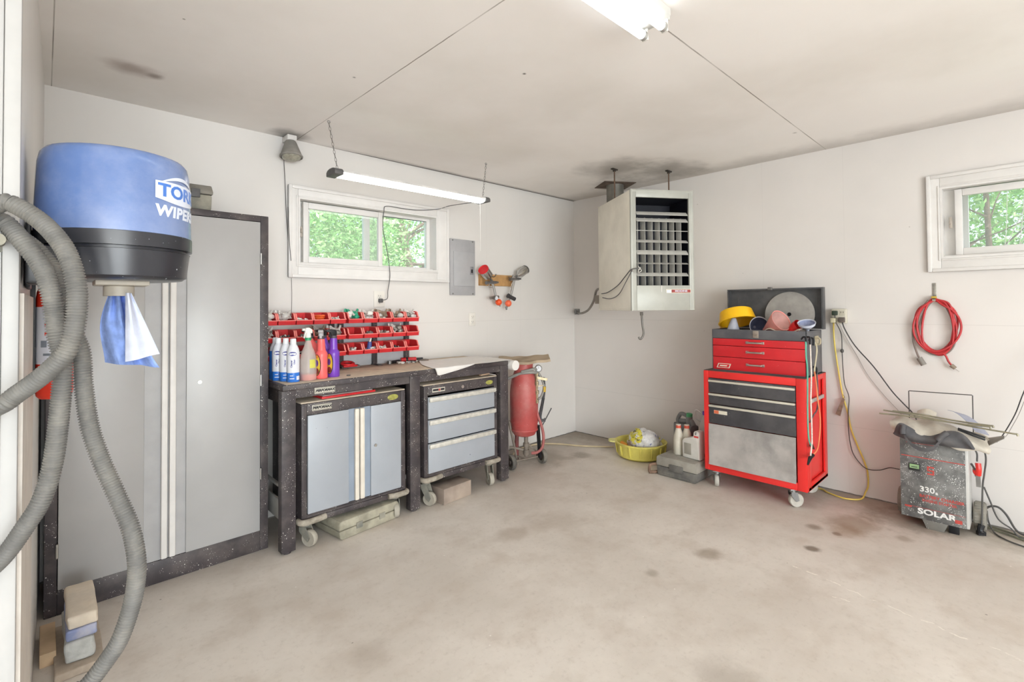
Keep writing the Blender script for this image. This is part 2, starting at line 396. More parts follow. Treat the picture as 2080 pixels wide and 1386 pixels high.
# ------------------------------------------------------------------ windows
GLASS = glass('window_pane_glass', haze=.16)
def casing(mb, a0, a1, z0, z1, w0, w1, zz0, zz1, put):
    """picture-frame casing: flat band plus a raised back-band; put(a0,a1,z0,z1,depth)"""
    for (p0, p1, q0, q1) in ((a0, w0, z0, z1), (w1, a1, z0, z1), (w0, w1, z0, zz0), (w0, w1, zz1, z1)):
        put(mb, p0, p1, q0, q1, .016)
    t = .022
    for (p0, p1, q0, q1) in ((a0, a0+t, z0, z1), (a1-t, a1, z0, z1), (a0+t, a1-t, z0, z0+t), (a0+t, a1-t, z1-t, z1)):
        put(mb, p0, p1, q0, q1, .026)
    s = .012
    for (p0, p1, q0, q1) in ((w0-s, w0, zz0-s, zz1+s), (w1, w1+s, zz0-s, zz1+s), (w0, w1, zz0-s, zz0), (w0, w1, zz1, zz1+s)):
        put(mb, p0, p1, q0, q1, .021)
def win(name, put, put2, a0, a1, z0, z1, o0, o1, oz0, oz1, sash, pane2, latch_a):
    b = MB(); casing(b, a0, a1, z0, z1, o0, o1, oz0, oz1, put)
    w = struct(b.build(name, TRIM, base=(0, 0, 0)))
    # liner inside the opening and outer vinyl frame
    b = MB(); t = .012
    for (p0, p1, q0, q1) in ((o0, o0+t, oz0, oz1), (o1-t, o1, oz0, oz1), (o0+t, o1-t, oz0, oz0+t), (o0+t, o1-t, oz1-t, oz1)): put2(b, p0, p1, q0, q1, -.0205, .115)
    f = .03
    for (p0, p1, q0, q1) in ((o0+t, sash[0]+.06, oz0+t, oz1-t), (o1-t-f, o1-t, oz0+t, oz1-t), (sash[0]+.06, o1-t-f, oz0+t, oz0+t+.02), (sash[0]+.06, o1-t-f, oz1-t-.02, oz1-t)): put2(b, p0, p1, q0, q1, .075, .11)
    put2(b, o0+t, o1-t, oz0+t, oz0+t+.010, .03, .074)
    b.build('window_frame', WHITE, w)
    s0, s1 = sash; f = .042
    zb, zt = oz0+.022, oz1-.018
    b = MB()
    for (p0, p1, q0, q1) in ((s0, s0+f*.85, zb, zt), (s1-f*.8, s1, zb, zt), (s0+f*.85, s1-f*.8, zb, zb+f), (s0+f*.85, s1-f*.8, zt-f, zt)): put2(b, p0, p1, q0, q1, .03, .062, .004)
    b.build('sliding_sash', WHITE, w)
    b = MB(); put2(b, s0+f*.7, s1-f*.7, zb+f*.8, zt-f*.8, .044, .048); b.build('window_pane', GLASS, w)
    b = MB(); put2(b, pane2[0]+.045, pane2[1], zb+.01, zt-.01, .088, .092); b.build('window_pane', GLASS, w)
    # meeting stile of the fixed light
    b = MB(); put2(b, pane2[0], pane2[0]+.05, zb, zt, .076, .104, .003)
    put2(b, pane2[0]+.05, pane2[1], zt-.014, zt, .0765, .1035); put2(b, pane2[0]+.05, pane2[1], zb, zb+.014, .0765, .1035)
    b.build('fixed_sash', mat('grey_shaded_vinyl', 'd6d2cf', .5, var=.04), w)
    b = MB(); zc = (zb+zt)/2
    put2(b, latch_a, latch_a+.016, zc-.035, zc+.035, .024, .034, .004); put2(b, latch_a+.002, latch_a+.012, zc-.01, zc+.02, .012, .03, .003)
    b.build('window_latch', mat('putty_latch', 'a59c92', .5), w)
    return w
win('window_1', lambda m, p0, p1, q0, q1, d: m.box(p0, p1, -d, 0, q0, q1, .004),
    lambda m, p0, p1, q0, q1, d0, d1, bv=0: m.box(p0, p1, d0, d1, q0, q1, bv),
    -2.93, -1.645, 1.527, 2.136, WX0, WX1, WZ0, WZ1, (-2.817, -2.227), (-2.358, WX1-.04), -2.839)
win('window_2', lambda m, p0, p1, q0, q1, d: m.box(-d, 0, -p0, -p1, q0, q1, .004),
    lambda m, p0, p1, q0, q1, d0, d1, bv=0: m.box(d0, d1, -p0, -p1, q0, q1, bv),
    2.89, 4.13, 1.521, 2.130, 2.955, 4.06, 1.602, 2.05, (3.020, 3.62), (3.50, 4.02), 2.992)

# ------------------------------------------------------------------ outdoors
LEAF = mat('sunlit_green_leaves', '86bd66', .6, var=.3, scale=3)
LEAF2 = mat('pale_green_leaves', 'b9d893', .6, var=.25, scale=3)
BARK = mat('grey_brown_bark', '6d5c4c', .9, var=.35, scale=14, bump=.6)
b = MB(); b.box(-30, 30, .2, 40, -.25, -.05); struct(b.build('ground_back', mat('grassy_ground', '6f9a52', .9, var=.3, scale=2), base=(0, 0, 0)))
b = MB(); b.box(.2, 40, -30, .2, -.25, -.05); struct(b.build('ground_side', mat('grassy_ground', '6f9a52'), base=(0, 0, 0)))
def leafmesh(mb, c, rad, n, size, r, dens=None):
    V = mb.v; 
    for i in range(n):
        while 1:
            u = Vector((r.uniform(-1, 1), r.uniform(-1, 1), r.uniform(-1, 1)))
            if u.length < 1 and (not dens or dens(u)): break
        p = Vector((c[0]+u.x*rad[0], c[1]+u.y*rad[1], c[2]+u.z*rad[2]))
        if p.y < .35 and p.x < .35: continue
        if p.z < 0: continue
        a = Vector((r.gauss(0, 1), r.gauss(0, 1), r.gauss(0, .8))).normalized(); q = a.orthogonal().normalized()
        q = (q*math.cos(i)+a.cross(q)*math.sin(i)); s = size*r.uniform(.6, 1.3)
        n3 = a.cross(q)*s*.12
        mb.add([p-a*s, p+q*s*.42+n3, p+a*s, p-q*s*.42+n3], [(0, 1, 2, 3)], mi=0 if r.random() < .7 else 1)
def tree(label, base, h, lean, crown, n, size, seed, tr=.09, dens=None, branches=6):
    r = random.Random(seed)
    t = thing('leafy_tree', label, 'tree', base, group=None)
    b = MB(); top = (base[0]+lean[0], base[1]+lean[1], base[2]+h)
    b.tube([base, (base[0]+lean[0]*.4+.06, base[1]+lean[1]*.4, base[2]+h*.45), top], lambda u: tr*(1-.6*u), 10)
    for k in range(branches):
        f = r.uniform(.35, .95); a = r.uniform(0, 6.28)
        p = Vector(base).lerp(Vector(top), f); l = r.uniform(.5, 1.3)
        q = p+Vector((math.cos(a)*l, abs(math.sin(a))*l*.8 if base[0] < 1 else math.sin(a)*l, r.uniform(.1, .8)))
        b.tube([p, p.lerp(q, .5)+Vector((0, 0, r.uniform(-.1, .15))), q], lambda u: tr*.28*(1-.75*u), 6)
    b.build('trunk', BARK, t)
    b = MB()
    for (c, rad, k) in crown: leafmesh(b, c, rad, int(n*k), size, r, dens)
    b.build('foliage', [LEAF, LEAF2], t)
    return t
tree('dense green tree filling the left pane of the far window', (-1.9, 2.6, -.05), 4.2, (-.1, .4), [((-1.85, 2.3, 2.2), (1.15, 1.2, 1.5), 1), ((-1.1, 3.6, 2.6), (1.0, 1.1, 1.6), .8)], 15000, .030, 3)
tree('tree with a leaning brown trunk seen in the right pane of the far window', (.28, 3.3, -.05), 4.6, (-.95, -.1), [((-.1, 4.2, 2.9), (1.2, .7, 1.4), .55), ((-.75, 3.2, 2.1), (.6, .6, .55), .35), ((.5, 3.6, 3.5), (.9, .9, .6), .25)], 8000, .032, 11, .13, branches=26)
tree('thin pale tree standing furthest off behind the far window', (1.3, 7.2, -.05), 6, (.2, .3), [((.6, 7.5, 3.2), (3.2, 1.2, 2.2), 1)], 9000, .06, 17, .1, dens=lambda u: mn.noise(u*3.1) > -.12)
for i, (p, ln, cr, sd, lb) in enumerate([((4.2, -2.72, -.05), (.1, .05), [((5.2, -2.6, 3.6), (1.2, 1.5, 1.3), .7)], 21, 'slim dark trunk seen at the left of the side window'),
      ((4.6, -3.03, -.05), (-.05, .1), [((6.6, -3.3, 2.3), (1.3, 2.3, 1.9), 1.3)], 22, 'leafy tree in the middle of the side window view'),
      ((6.2, -3.7, -.05), (.3, -.2), [((7.8, -3.8, 2.5), (1.2, 2.8, 2.2), 1.2)], 23, 'tree behind the others outside the side window')]):
    tree(lb, p, 4.6, ln, cr, 7500, .05, sd, .045 if i < 2 else .07, branches=8)
t = thing('bare_bush', 'bare arching twigs close outside the side window', 'bush', (2.3, -3.2, -.05))
b = MB(); r = random.Random(5)
for k in range(9):
    y = -3.2+r.uniform(-.3, .3); 
    b.tube([(2.3, -3.2, -.05), (2.3+r.uniform(-.1, .1), y-.05, .9), (2.3, y-.1-r.uniform(0, .15), 1.7), (2.25, y-.25-r.uniform(0, .3), 2.5)], lambda u: .006*(1-.6*u), 6)
b.build('twig', mat('pale_twig', 'b9b09c', .8), t)

# ------------------------------------------------------------------ camera
R = Vector((0.725, -0.689, -0.008)); U = Vector((-0.007, -0.019, 1.000)); F = Vector((0.689, 0.724, 0.019))
R = F.cross(U).normalized(); U = R.cross(F).normalized()
cam = bpy.data.cameras.new('camera'); cam.sensor_width = 36; cam.lens = 1000.25/2080*36
cam.shift_y = -(693-604.06)/2080; cam.clip_start = .02
co = bpy.data.objects.new('camera', cam); COL.objects.link(co)
co.matrix_world = Matrix(((R.x, U.x, -F.x, -4.081), (R.y, U.y, -F.y, -3.331), (R.z, U.z, -F.z, 1.325), (0, 0, 0, 1)))
S.camera = co

# ------------------------------------------------------------------ daylight and unseen lamps added for fill
w = bpy.data.worlds.new('sky'); S.world = w; w.use_nodes = True
sky = w.node_tree.nodes.new('ShaderNodeTexSky'); sky.sky_type = 'NISHITA'; sky.sun_disc = False
sky.sun_elevation = math.radians(50); sky.sun_rotation = math.radians(200); sky.air_density = 1; sky.dust_density = 2
bg = w.node_tree.nodes['Background']; w.node_tree.links.new(sky.outputs[0], bg.inputs[0]); bg.inputs[1].default_value = .55
sun = bpy.data.lights.new('sun', 'SUN'); sun.energy = 5; sun.angle = .02
so = bpy.data.objects.new('sun', sun); COL.objects.link(so); so.rotation_euler = (math.radians(40), 0, math.radians(25))
def area(name, loc, sx, sy, watts, col=(.92, .97, 1), rot=(0, 0, 0)):
    l = bpy.data.lights.new(name, 'AREA'); l.shape = 'RECTANGLE'; l.size = sx; l.size_y = sy; l.energy = watts; l.color = col
    o = bpy.data.objects.new(name, l); COL.objects.link(o); o.location = loc; o.rotation_euler = rot; return o
area('added_ceiling_fill', (-3.0, -5.2, 2.36), 1.2, .3, 12)  # unseen overhead lamp added to brighten the room
area('added_rear_fill', (-4.9, -8.26, 1.15), 4.0, 2.1, 325, (.87, .95, 1), (math.radians(90), 0, 0))  # fill light added behind the viewer, standing in for daylight
S.view_settings.view_transform = 'Standard'; S.view_settings.look = 'None'
S.view_settings.exposure = 0.07; S.view_settings.gamma = 1.0; S.view_settings.use_curve_mapping = False
S.cycles.use_denoising = True
S.cycles.max_bounces = 18; S.cycles.diffuse_bounces = 11; S.cycles.transparent_max_bounces = 24
S.cycles.sample_clamp_indirect = 6

# ================================================================== LEFT FOREGROUND
# --- wall dispenser for blue wipers
DX, DY = -4.104, -1.62
t = thing('wiper_dispenser', 'blue and black round-fronted wiper dispenser on the left wall', 'dispenser', (DX, DY, 1.36))
def dplan(inset, n=40, r=.168):
    rr = r-inset; c = -3.935; a0 = math.acos(max(-1, min(1, (DX-c)/rr))) if rr > abs(DX-c) else PI
    return [(c+rr*math.cos(a), DY+rr*math.sin(a)) for a in [-a0+2*a0*k/n for k in range(n+1)]]
def dloft(mb, secs, mi=0):
    mb.ring([[Vector((x, y, z)) for x, y in dplan(i)] for z, i in secs], True, mi)
BLUEC = mat('glossy_blue_plastic', '5973a6', .2, var=.05, scale=5, spec=.6, dust='a2acc8', dustamt=.45)
b = MB(); dloft(b, [(1.523, .0), (1.60, .002), (1.70, .006), (1.722, .010), (1.733, .018), (1.737, .03)]); cover = b.build('cover', BLUEC, t)
DBLACK = mat('scuffed_black_base', '26272d', .3, var=.2, scale=7, spk='c9cdd6', spks=26, spkt=.05, spec=.6)
b = MB(); dloft(b, [(1.412, .014), (1.405, .022), (1.402, .06)]); dloft(b, [(1.412, .012), (1.478, .004), (1.4785, .002)]); dloft(b, [(1.4865, .006), (1.4868, -.002), (1.522, -.002), (1.524, .004)]); dloft(b, [(1.476, .012), (1.4885, .012)])
b.build('base', DBLACK, t)
b = MB(); b.box(-4.114, DX, DY-.05, DY+.12, 1.38, 1.54, .004); b.box(-4.112, -4.05, DY-.165, DY-.08, 1.385, 1.475, .008)
b.build('wall_bracket', BLACKPL, t)
b = MB(); b.box(-3.985, -3.87, DY-.05, DY+.05, 1.39, 1.404, .003); b.lathe([(.034, 0), (.034, .026), (.03, .03), (.026, .03), (.026, 0), (.034, 0)], (-3.932, DY, 1.362)); b.build('nozzle', mat('putty_grey_plastic', 'a7a094', .5), t)
# lettering wrapped round the cover
LW = mat('white_print', 'd3d9e6', .5, var=.02)
def wrap(r, z0, x0=0):
    def f(v):
        a = (v.x+x0)/r-.755
        return Vector((-3.935+(r+v.z)*math.cos(a), DY+(r+v.z)*math.sin(a), z0+v.y))
    return f
A0 = -.222
def patch(mb, fb, ft, x0, x1, z0, r, mi, n=30, th=.0006):
    f = wrap(r, z0); R1 = []
    for k in range(n+1):
        x = x0+(x1-x0)*k/n; u = k/n
        R1.append([f(Vector((x, fb(u), 0))), f(Vector((x, ft(u), 0))), f(Vector((x, ft(u), th))), f(Vector((x, fb(u), th)))])
    mb.ring(R1, True, mi)
b = MB(); rr = .1632
patch(b, lambda u: -.024-.010*math.sin(PI*u)+.004, lambda u: .027-.002*(1-math.sin(PI*u)), -.072, .088, 1.637, rr+.003, 0)
patch(b, lambda u: .034-.018*(1-math.sin(PI*u*.9)), lambda u: .0345-.018*(1-math.sin(PI*u*.9))+.009*math.sin(PI*u), -.064, .08, 1.641, rr+.002, 0)
b.text('TORK', .047, Matrix(), 1, .0003, .0014, 0, 1.2, lambda v: wrap(rr+.0041, 1.638, .010)(v), sub=2)
b.text('WIPERS', .040, Matrix(), 0, .0003, .0017, .08, 1.1, lambda v: wrap(rr+.0038, 1.584, .006)(v), sub=2, space=1.08)
b.build('lettering', [LW, mat('blue_print', '4a78c6', .3, var=.03)], cover)
# --- hanging wiper sheet
b = MB()
def sheet(u, v):
    z = 1.372-.19*v; wd = .016+.05*v**1.1
    x = -3.936+.035*v*v+(u-.5)*2*wd*(1.0+.15*math.sin(5*v)); y = DY+.018*math.sin(u*9+v*2)*(.35+v)+.012*math.cos(u*17)*(1-.5*v)
    return Vector((x, y, z-(.02*u*v)))
b.surf(sheet, 26, 14, thick=.0015)
b.surf(lambda u, v: Vector((-3.93+.01+.064*u*v+.012*u, DY-.035-.012*math.sin(u*6), 1.37-.185*v+.016*u*v)), 10, 12, mi=1, thick=.0015)
o = b.build('paper_wiper', [mat('blue_wiper_paper', '86a0da', .85, var=.18, scale=30, bump=.5), mat('pale_wiper_paper', 'cfd5e6', .85, var=.1, scale=20, bump=.3)])
tag(o, 'blue paper wiper hanging from the nozzle of the round dispenser', 'paper')
# --- ribbed vacuum hose hung in loops
HA = [(-4.186, -1.896, 1.505), (-4.144, -1.930, 1.538), (-4.127, -1.939, 1.537), (-4.107, -1.951, 1.523), (-4.086, -1.963, 1.504), (-4.065, -1.983, 1.475), (-4.050, -1.996, 1.446), (-4.040, -2.005, 1.413), (-4.033, -2.011, 1.373), (-4.032, -2.018, 1.340), (-4.034, -2.022, 1.304), (-4.039, -2.023, 1.272), (-4.051, -2.018, 1.236), (-4.082, -1.994, 1.196), (-4.117, -1.967, 1.162), (-4.140, -1.951, 1.141), (-4.190, -1.882, 1.114)]
HB = [(-4.190, -1.837, 1.519), (-4.147, -1.872, 1.511), (-4.129, -1.882, 1.493), (-4.108, -1.901, 1.459), (-4.089, -1.911, 1.426), (-4.078, -1.920, 1.397), (-4.070, -1.927, 1.359), (-4.065, -1.924, 1.321), (-4.062, -1.926, 1.287), (-4.057, -1.923, 1.253), (-4.051, -1.927, 1.217), (-4.051, -1.933, 1.181), (-4.056, -1.926, 1.094), (-4.064, -1.917, 1.007), (-4.080, -1.913, 0.934), (-4.105, -1.902, 0.881), (-4.141, -1.880, 0.818), (-4.191, -1.831, 0.767)]
HC = [(-4.134, -1.821, 1.496), (-4.096, -1.850, 1.459), (-4.072, -1.864, 1.422), (-4.058, -1.877, 1.379), (-4.047, -1.879, 1.326), (-4.032, -1.892, 1.272), (-4.020, -1.902, 1.229), (-4.016, -1.911, 1.157), (-4.006, -1.918, 1.072), (-3.986, -1.935, 0.993), (-3.962, -1.956, 0.920), (-3.941, -1.974, 0.853), (-3.931, -1.982, 0.792), (-3.930, -1.982, 0.744), (-3.937, -1.973, 0.683), (-3.956, -1.968, 0.617), (-3.978, -1.959, 0.577), (-4.009, -1.956, 0.539), (-4.052, -1.956, 0.506), (-4.122, -1.930, 0.483)]
HOSE = mat('grey_ribbed_hose', '686764', .55, var=.12, scale=25, dust='9a968c', dustamt=.35)
t = thing('vacuum_hose', 'grey ribbed vacuum hose hanging in loops at the left edge', 'hose', (-4.07, -1.93, .3))
def ribbed(pts, r=.0176, pitch=.0058):
    P = catmull(pts, 40); 
    D = [0]
    for i in range(1, len(P)): D.append(D[-1]+(P[i]-P[i-1]).length)
    prof = (0, 0, 0, .85, 1, .85); m = len(prof); n = int(D[-1]/pitch*m); Q = []; j = 0
    for k in range(n+1):
        s = D[-1]*k/n
        while j < len(D)-2 and D[j+1] < s: j += 1
        f = (s-D[j])/max(1e-9, D[j+1]-D[j]); Q.append(P[j].lerp(P[j+1], min(1, f)))
    mb = MB()
    mb.tube(Q, lambda u: r-.0030*(1-prof[round(u*n) % m]), 16, smooth=False); return mb
HA = HA+[(-4.235, -1.835, 1.15), (-4.25, -1.835, 1.3), (-4.235, -1.84, 1.45), (-4.20, -1.845, 1.52)]; HB = HB+[(-4.235, -1.84, .79), (-4.262, -1.85, 1.0), (-4.262, -1.87, 1.3), (-4.23, -1.87, 1.46), (-4.195, -1.875, 1.50)]; HC = HC[:-1]+[(-4.12, -1.92, .24), (-4.2, -1.95, .06), (-4.3, -2.0, .02), (-4.5, -2.05, .02)]
ribbed(HA).build('hose_loop', HOSE, t, ang=80); ribbed(HB).build('hose_loop', HOSE, t, ang=80); ribbed(HC).build('hose_loop', HOSE, t, ang=80)
b = MB(); b.cyl((-4.150, -1.815, 1.470), (-4.150, -1.885, 1.470), .009); b.cyl((-4.150, -1.885, 1.470), (-4.150, -1.892, 1.470), .013); b.cyl((-4.150, -1.815, 1.470), (-4.150, -1.820, 1.470), .02)
tag(b.build('hose_peg', GREYDUST), 'grey round peg under the hose at the far left edge', 'hook')
# --- fire extinguisher on the short wall
EX, EY = -4.055, -1.28
t = thing('fire_extinguisher', 'small red fire extinguisher with white label behind the grey hose', 'fire extinguisher', (EX, EY, 1.06))
EXR = mat('extinguisher_red', 'd5341f', .35, var=.05)
b = MB(); b.lathe([(.0, .0), (.034, .0), (.041, .008), (.043, .02), (.043, .30), (.041, .32), (.03, .345), (.016, .358), (.013, .37), (0, .37)], (EX, EY, 1.06)); b.build('cylinder', EXR, t)
b = MB(); b.lathe([(.0436, .105), (.0436, .275)], (EX, EY, 1.06), 28, 0, -3.1, .4)
for k, (zz, hh, a) in enumerate(((.215, .012, -2.0), (.19, .01, -2.0))):
    b.lathe([(.0441, zz), (.0441, zz+hh)], (EX, EY, 1.06), 4, 1, a-.12, a+.12)
for k in range(3): b.lathe([(.0441, .155), (.0441, .175)], (EX, EY, 1.06), 4, 2, -2.35+k*.5, -2.0+k*.5)
b.lathe([(.0441, .13), (.0441, .137)], (EX, EY, 1.06), 6, 2, -2.2, -1.3)
b.build('label', [LW, EXR, mat('grey_blue_print', '7d8794', .5)], t)
b = MB(); b.cyl((EX, EY, 1.43), (EX, EY, 1.455), .014); b.box(EX-.012, EX+.012, EY-.09, EY+.03, 1.455, 1.468, .003); b.bar((EX, EY-.005, 1.452), (EX, EY-.09, 1.43), .02, .006); b.build('valve_handle', BLACKPL, t)
b = MB(); b.box(-4.112, EX-.03, EY-.015, EY+.015, 1.2, 1.215); b.box(-4.109, -4.098, EY-.02, EY+.02, 1.1, 1.42); b.build('wall_bracket', BLACKPL, t)
# --- stack of stones and the plywood block
def stone(name, lab, x0, x1, y0, y1, z0, z1, m, seed, bev=.012, grp=None, cat='stone', cols=None):
    b = MB(); bm = bmesh.new()
    b0 = MB(); b0.box(x0, x1, y0, y1, z0, z1, bev, seg=3)
    vs = b0.v; bm2 = bmesh.new(); vv = [bm2.verts.new(v) for v in vs]
    for f in b0.f: bm2.faces.new([vv[i] for i in f])
    bmesh.ops.subdivide_edges(bm2, edges=bm2.edges[:], cuts=3, use_grid_fill=True)
    for v in bm2.verts:
        n = mn.noise(v.co*28+Vector((seed, 0, 0))); v.co += Vector((n, mn.noise(v.co*23+Vector((0, seed, 0))), .35*n if v.co.z > z0+.01 and v.co.z < z1-.008 else 0))*(.0075 if seed == 3 else .005)
    b.bmadd(bm2); bm.free()
    o = b.build(name, m); tag(o, lab, cat, grp); return o
ST1 = mat('tan_cut_stone', 'd6cbbb', .9, var=.14, scale=9, dust='a38f6f', dustamt=.25, bump=.4)
ST2 = mat('blue_painted_brick', '7f8cb4', .85, var=.2, scale=10, dust='c4bcb4', dustamt=.55, bump=.4)
ST3 = mat('grey_stone', 'b5b6b3', .9, var=.2, scale=14, dust='94948d', dustamt=.5, bump=.6)
ST4 = mat('weathered_slab', 'b3a493', .9, var=.2, scale=8, dust='7d746a', dustamt=.5, bump=.4)
stone('stone_slab', 'flat weathered slab under the stack of stones by the left wall', -4.045, -3.905, -.93, -.56, 0, .029, ST4, 9, .005, cat='slab')
stone('stone_block', 'rough grey stone at the bottom of the stack by the left wall', -4.016, -3.932, -.893, -.60, .0295, .108, ST3, 3)
stone('stone_brick', 'blue stained brick in the middle of the stone stack', -4.012, -3.926, -.888, -.60, .1085, .149, ST2, 5, .008, cat='brick')
stone('stone_block', 'pale tan stone on top of the stack by the left wall', -4.012, -3.922, -.886, -.592, .1495, .195, ST1, 7, .01)
b = MB(); b.box(-4.083, -4.0365, -.79, -.55, 0, .05, .003); tag(b.build('wood_block', mat('tan_plywood', 'bfa484', .8, var=.15, scale=7)), 'tan wooden block on the floor between the wall and the stone stack', 'wood block')

# ================================================================== TALL CABINET
CY = -.40
t = thing('tall_cabinet', 'tall two-door grey steel storage cabinet with a black frame', 'cabinet', (-3.62, CY/2, 0))
b = MB()
b.box(-4.072, -4.03, CY, -.02, 0, 1.84, .003); b.box(-3.212, -3.17, CY, -.02, 0, 1.84, .003); b.box(-4.03, -3.212, CY, -.02, 1.806, 1.84, .003)
b.box(-4.03, -3.212, CY, -.02, .0, .108, .003); b.box(-4.03, -3.212, -.035, -.02, .1, 1.81); b.box(-4.03, -3.212, CY+.03, -.035, .1, .115)
b.build('body', BLACKSTEEL, t)
GROOVE = mat('shaded_grey_recess_paint', 'a3a2a2', .45, .1, var=.05)
for nm, p0, p1, g0, g1, h0, h1 in (('d', -4.028, -3.728, -3.728, -3.632, -3.662, -3.636), ('d', -3.558, -3.214, -3.632, -3.558, -3.629, -3.602)):
    b = MB(); b.box(p0, p1, CY-.006, CY+.012, .11, 1.803, .003); d = b.build('door', GREYPANEL, t)
    b = MB(); b.box(g0, g1, CY+.004, CY+.012, .11, 1.803); b.build('recess', GROOVE, d)
    b = MB(); b.box(h0, h1, CY-.020, CY+.006, .115, 1.80, .006); b.build('handle', mat('pale_grey_handle_strip', 'd9d6d2', .4, var=.04), d)
    if p0 > -3.6:
        b = MB(); b.cyl((-3.501, CY-.006, 0.953), (-3.501, CY-.012, 0.953), .010); b.build('lock', SILVER, d)
for x, zs in ((-3.211, (.42, .93, 1.60)), (-4.031, (.28, .93, 1.60))):
    for z in zs:
        b = MB(); b.cyl((x, CY-.008, z-.03), (x, CY-.008, z+.03), .005); b.build('hinge', SILVER, t)
# case on top
t = thing('tool_case', 'dusty grey plastic tool case on top of the tall cabinet', 'case', (-3.50, -.22, 1.84))
b = MB(); b.prism([(-.38, 1.842), (-.05, 1.842), (-.04, 1.92), (-.39, 1.92)], 'x', -3.66, -3.445, b=.008); b.build('case_bottom', GREYDUST, t)
b = MB(); b.prism([(-.395, 1.922), (-.035, 1.922), (-.035, 1.94), (-.07, 1.975), (-.36, 1.975), (-.395, 1.94)], 'x', -3.665, -3.44, b=.006); b.build('case_lid', mat('dusty_grey_lid', '6d6b64', .8, dust='98938a', dustamt=.6), t)
b = MB(); b.box(-3.54, -3.50, -.402, -.392, 1.90, 1.945, .003); b.build('latch', DKGREY, t)

# ================================================================== WORKBENCH
t = thing('workbench', 'long black steel workbench with a dusty tan top under the window', 'workbench', (-2.32, -.28, 0))
b = MB(); b.box(-3.146, -1.488, -.56, -.515, .878, .909, .004); b.box(-3.146, -3.10, -.515, -.005, .878, .909, .004); b.box(-1.534, -1.488, -.515, -.005, .878, .909, .004); b.box(-3.1, -1.534, -.05, -.005, .878, .909, .004)
b.build('top_frame', BLACKSTEEL, t)
b = MB(); b.box(-3.125, -1.51, -.545, -.02, .90, .9115, .003); b.build('worktop', mat('dusty_particle_board', 'c6b5a0', .85, var=.1, scale=14, dust='9a8c7c', dustamt=.35), t)
b = MB(); b.box(-3.10, -1.53, -.552, -.535, .832, .878); b.box(-3.13, -3.10, -.53, -.03, .80, .878); b.box(-1.535, -1.505, -.53, -.03, .80, .878); b.box(-3.10, -1.53, -.04, -.02, .80, .878); b.build('apron', BLACKSTEEL, t)
for x0, x1 in ((-3.153, -3.078), (-2.36, -2.284), (-1.572, -1.491)):
    for y0, y1 in ((-.56, -.505), (-.06, -.01)):
        b = MB(); b.box(x0, x1, y0, y1, .012, .878, .004); b.cyl(((x0+x1)/2, (y0+y1)/2, 0), ((x0+x1)/2, (y0+y1)/2, .012), .02); b.build('leg', BLACKSTEEL, t)
b = MB(); b.box(-3.125, -3.11, -.51, -.06, .15, .26, .003); b.box(-3.125, -3.11, -.51, -.06, .33, .345); b.build('side_rail', mat('pale_grey_rail', 'a8a7a2', .5), t)
b = MB(); b.box(-1.53, -1.515, -.51, -.06, .15, .26, .003); b.build('side_rail', BLACKSTEEL, t)
BADGE = mat('badge_silver', 'cfcbbd', .4, .2, var=.04); BADGEK = mat('badge_black', '232226', .5)
GOLD = mat('olive_yellow_sticker', '9c9a4c', .5, var=.25, scale=60)
FRONT = lambda x, y, z: frame((x, y, z), (1, 0, 0), (0, 0, 1))
def badge(parent, x, z, y, w=.118, h=.034):
    b = MB(); b.box(x-w/2, x+w/2, y-.003, y, z-h/2, z+h/2, .001); b.box(x-w/2+.003, x+w/2-.003, y-.0036, y, z-h/2+.003, z+h/2-.003, 0, 1)
    b.box(x-w/2+.005, x+w/2-.005, y-.0040, y, z-h/2+.005, z+h/2-.005)
    b.text('PERFORMAX', .0185, FRONT(x, y-.0044, z), 1, .0004, .0012, .25, 1.02)
    b.build('badge', [BADGE, BADGEK], parent)
badge(t, -2.915, 0.859, -.552)

def caster(parent, x, y, z1, rz=0, m=GREYDUST, r=.052):
    M = Matrix.Translation((x, y, 0)) @ Matrix.Rotation(rz, 4, 'Z')
    b = MB(); b.at(M); b.box(-.035, .035, -.035, .035, z1-.006, z1, .002); b.cyl((0, 0, z1-.02), (0, 0, z1-.006), .024)
    for s in (-1, 1): b.prism([(-.022, z1-.02), (.022, z1-.02), (.05, r+.008), (.036, r-.014), (.018, r-.002), (-.022, z1-.045)], 'y', s*.022-.002, s*.022+.002)
    b.cyl((.032, -.026, r), (.032, .026, r), .006)
    c = b.build('caster', m, parent)
    b = MB(); b.at(M @ Matrix.Translation((.032, 0, r)) @ Matrix.Rotation(PI/2, 4, 'X')); b.lathe([(.012, -.016), (r*.7, -.013), (r-.004, -.016), (r, -.010), (r, .010), (r-.004, .016), (r*.7, .013), (.012, .016)], (0, 0, 0), 28)
    b.build('wheel', mat('dusty_caster_wheel', 'a8a295', .7, var=.12, dust='77716a', dustamt=.4), c)
    return c
DUSTBUMP = mat('dust_caked_bumper', '8f877a', .9, var=.2, scale=30, dust='c2b9aa', dustamt=.6)
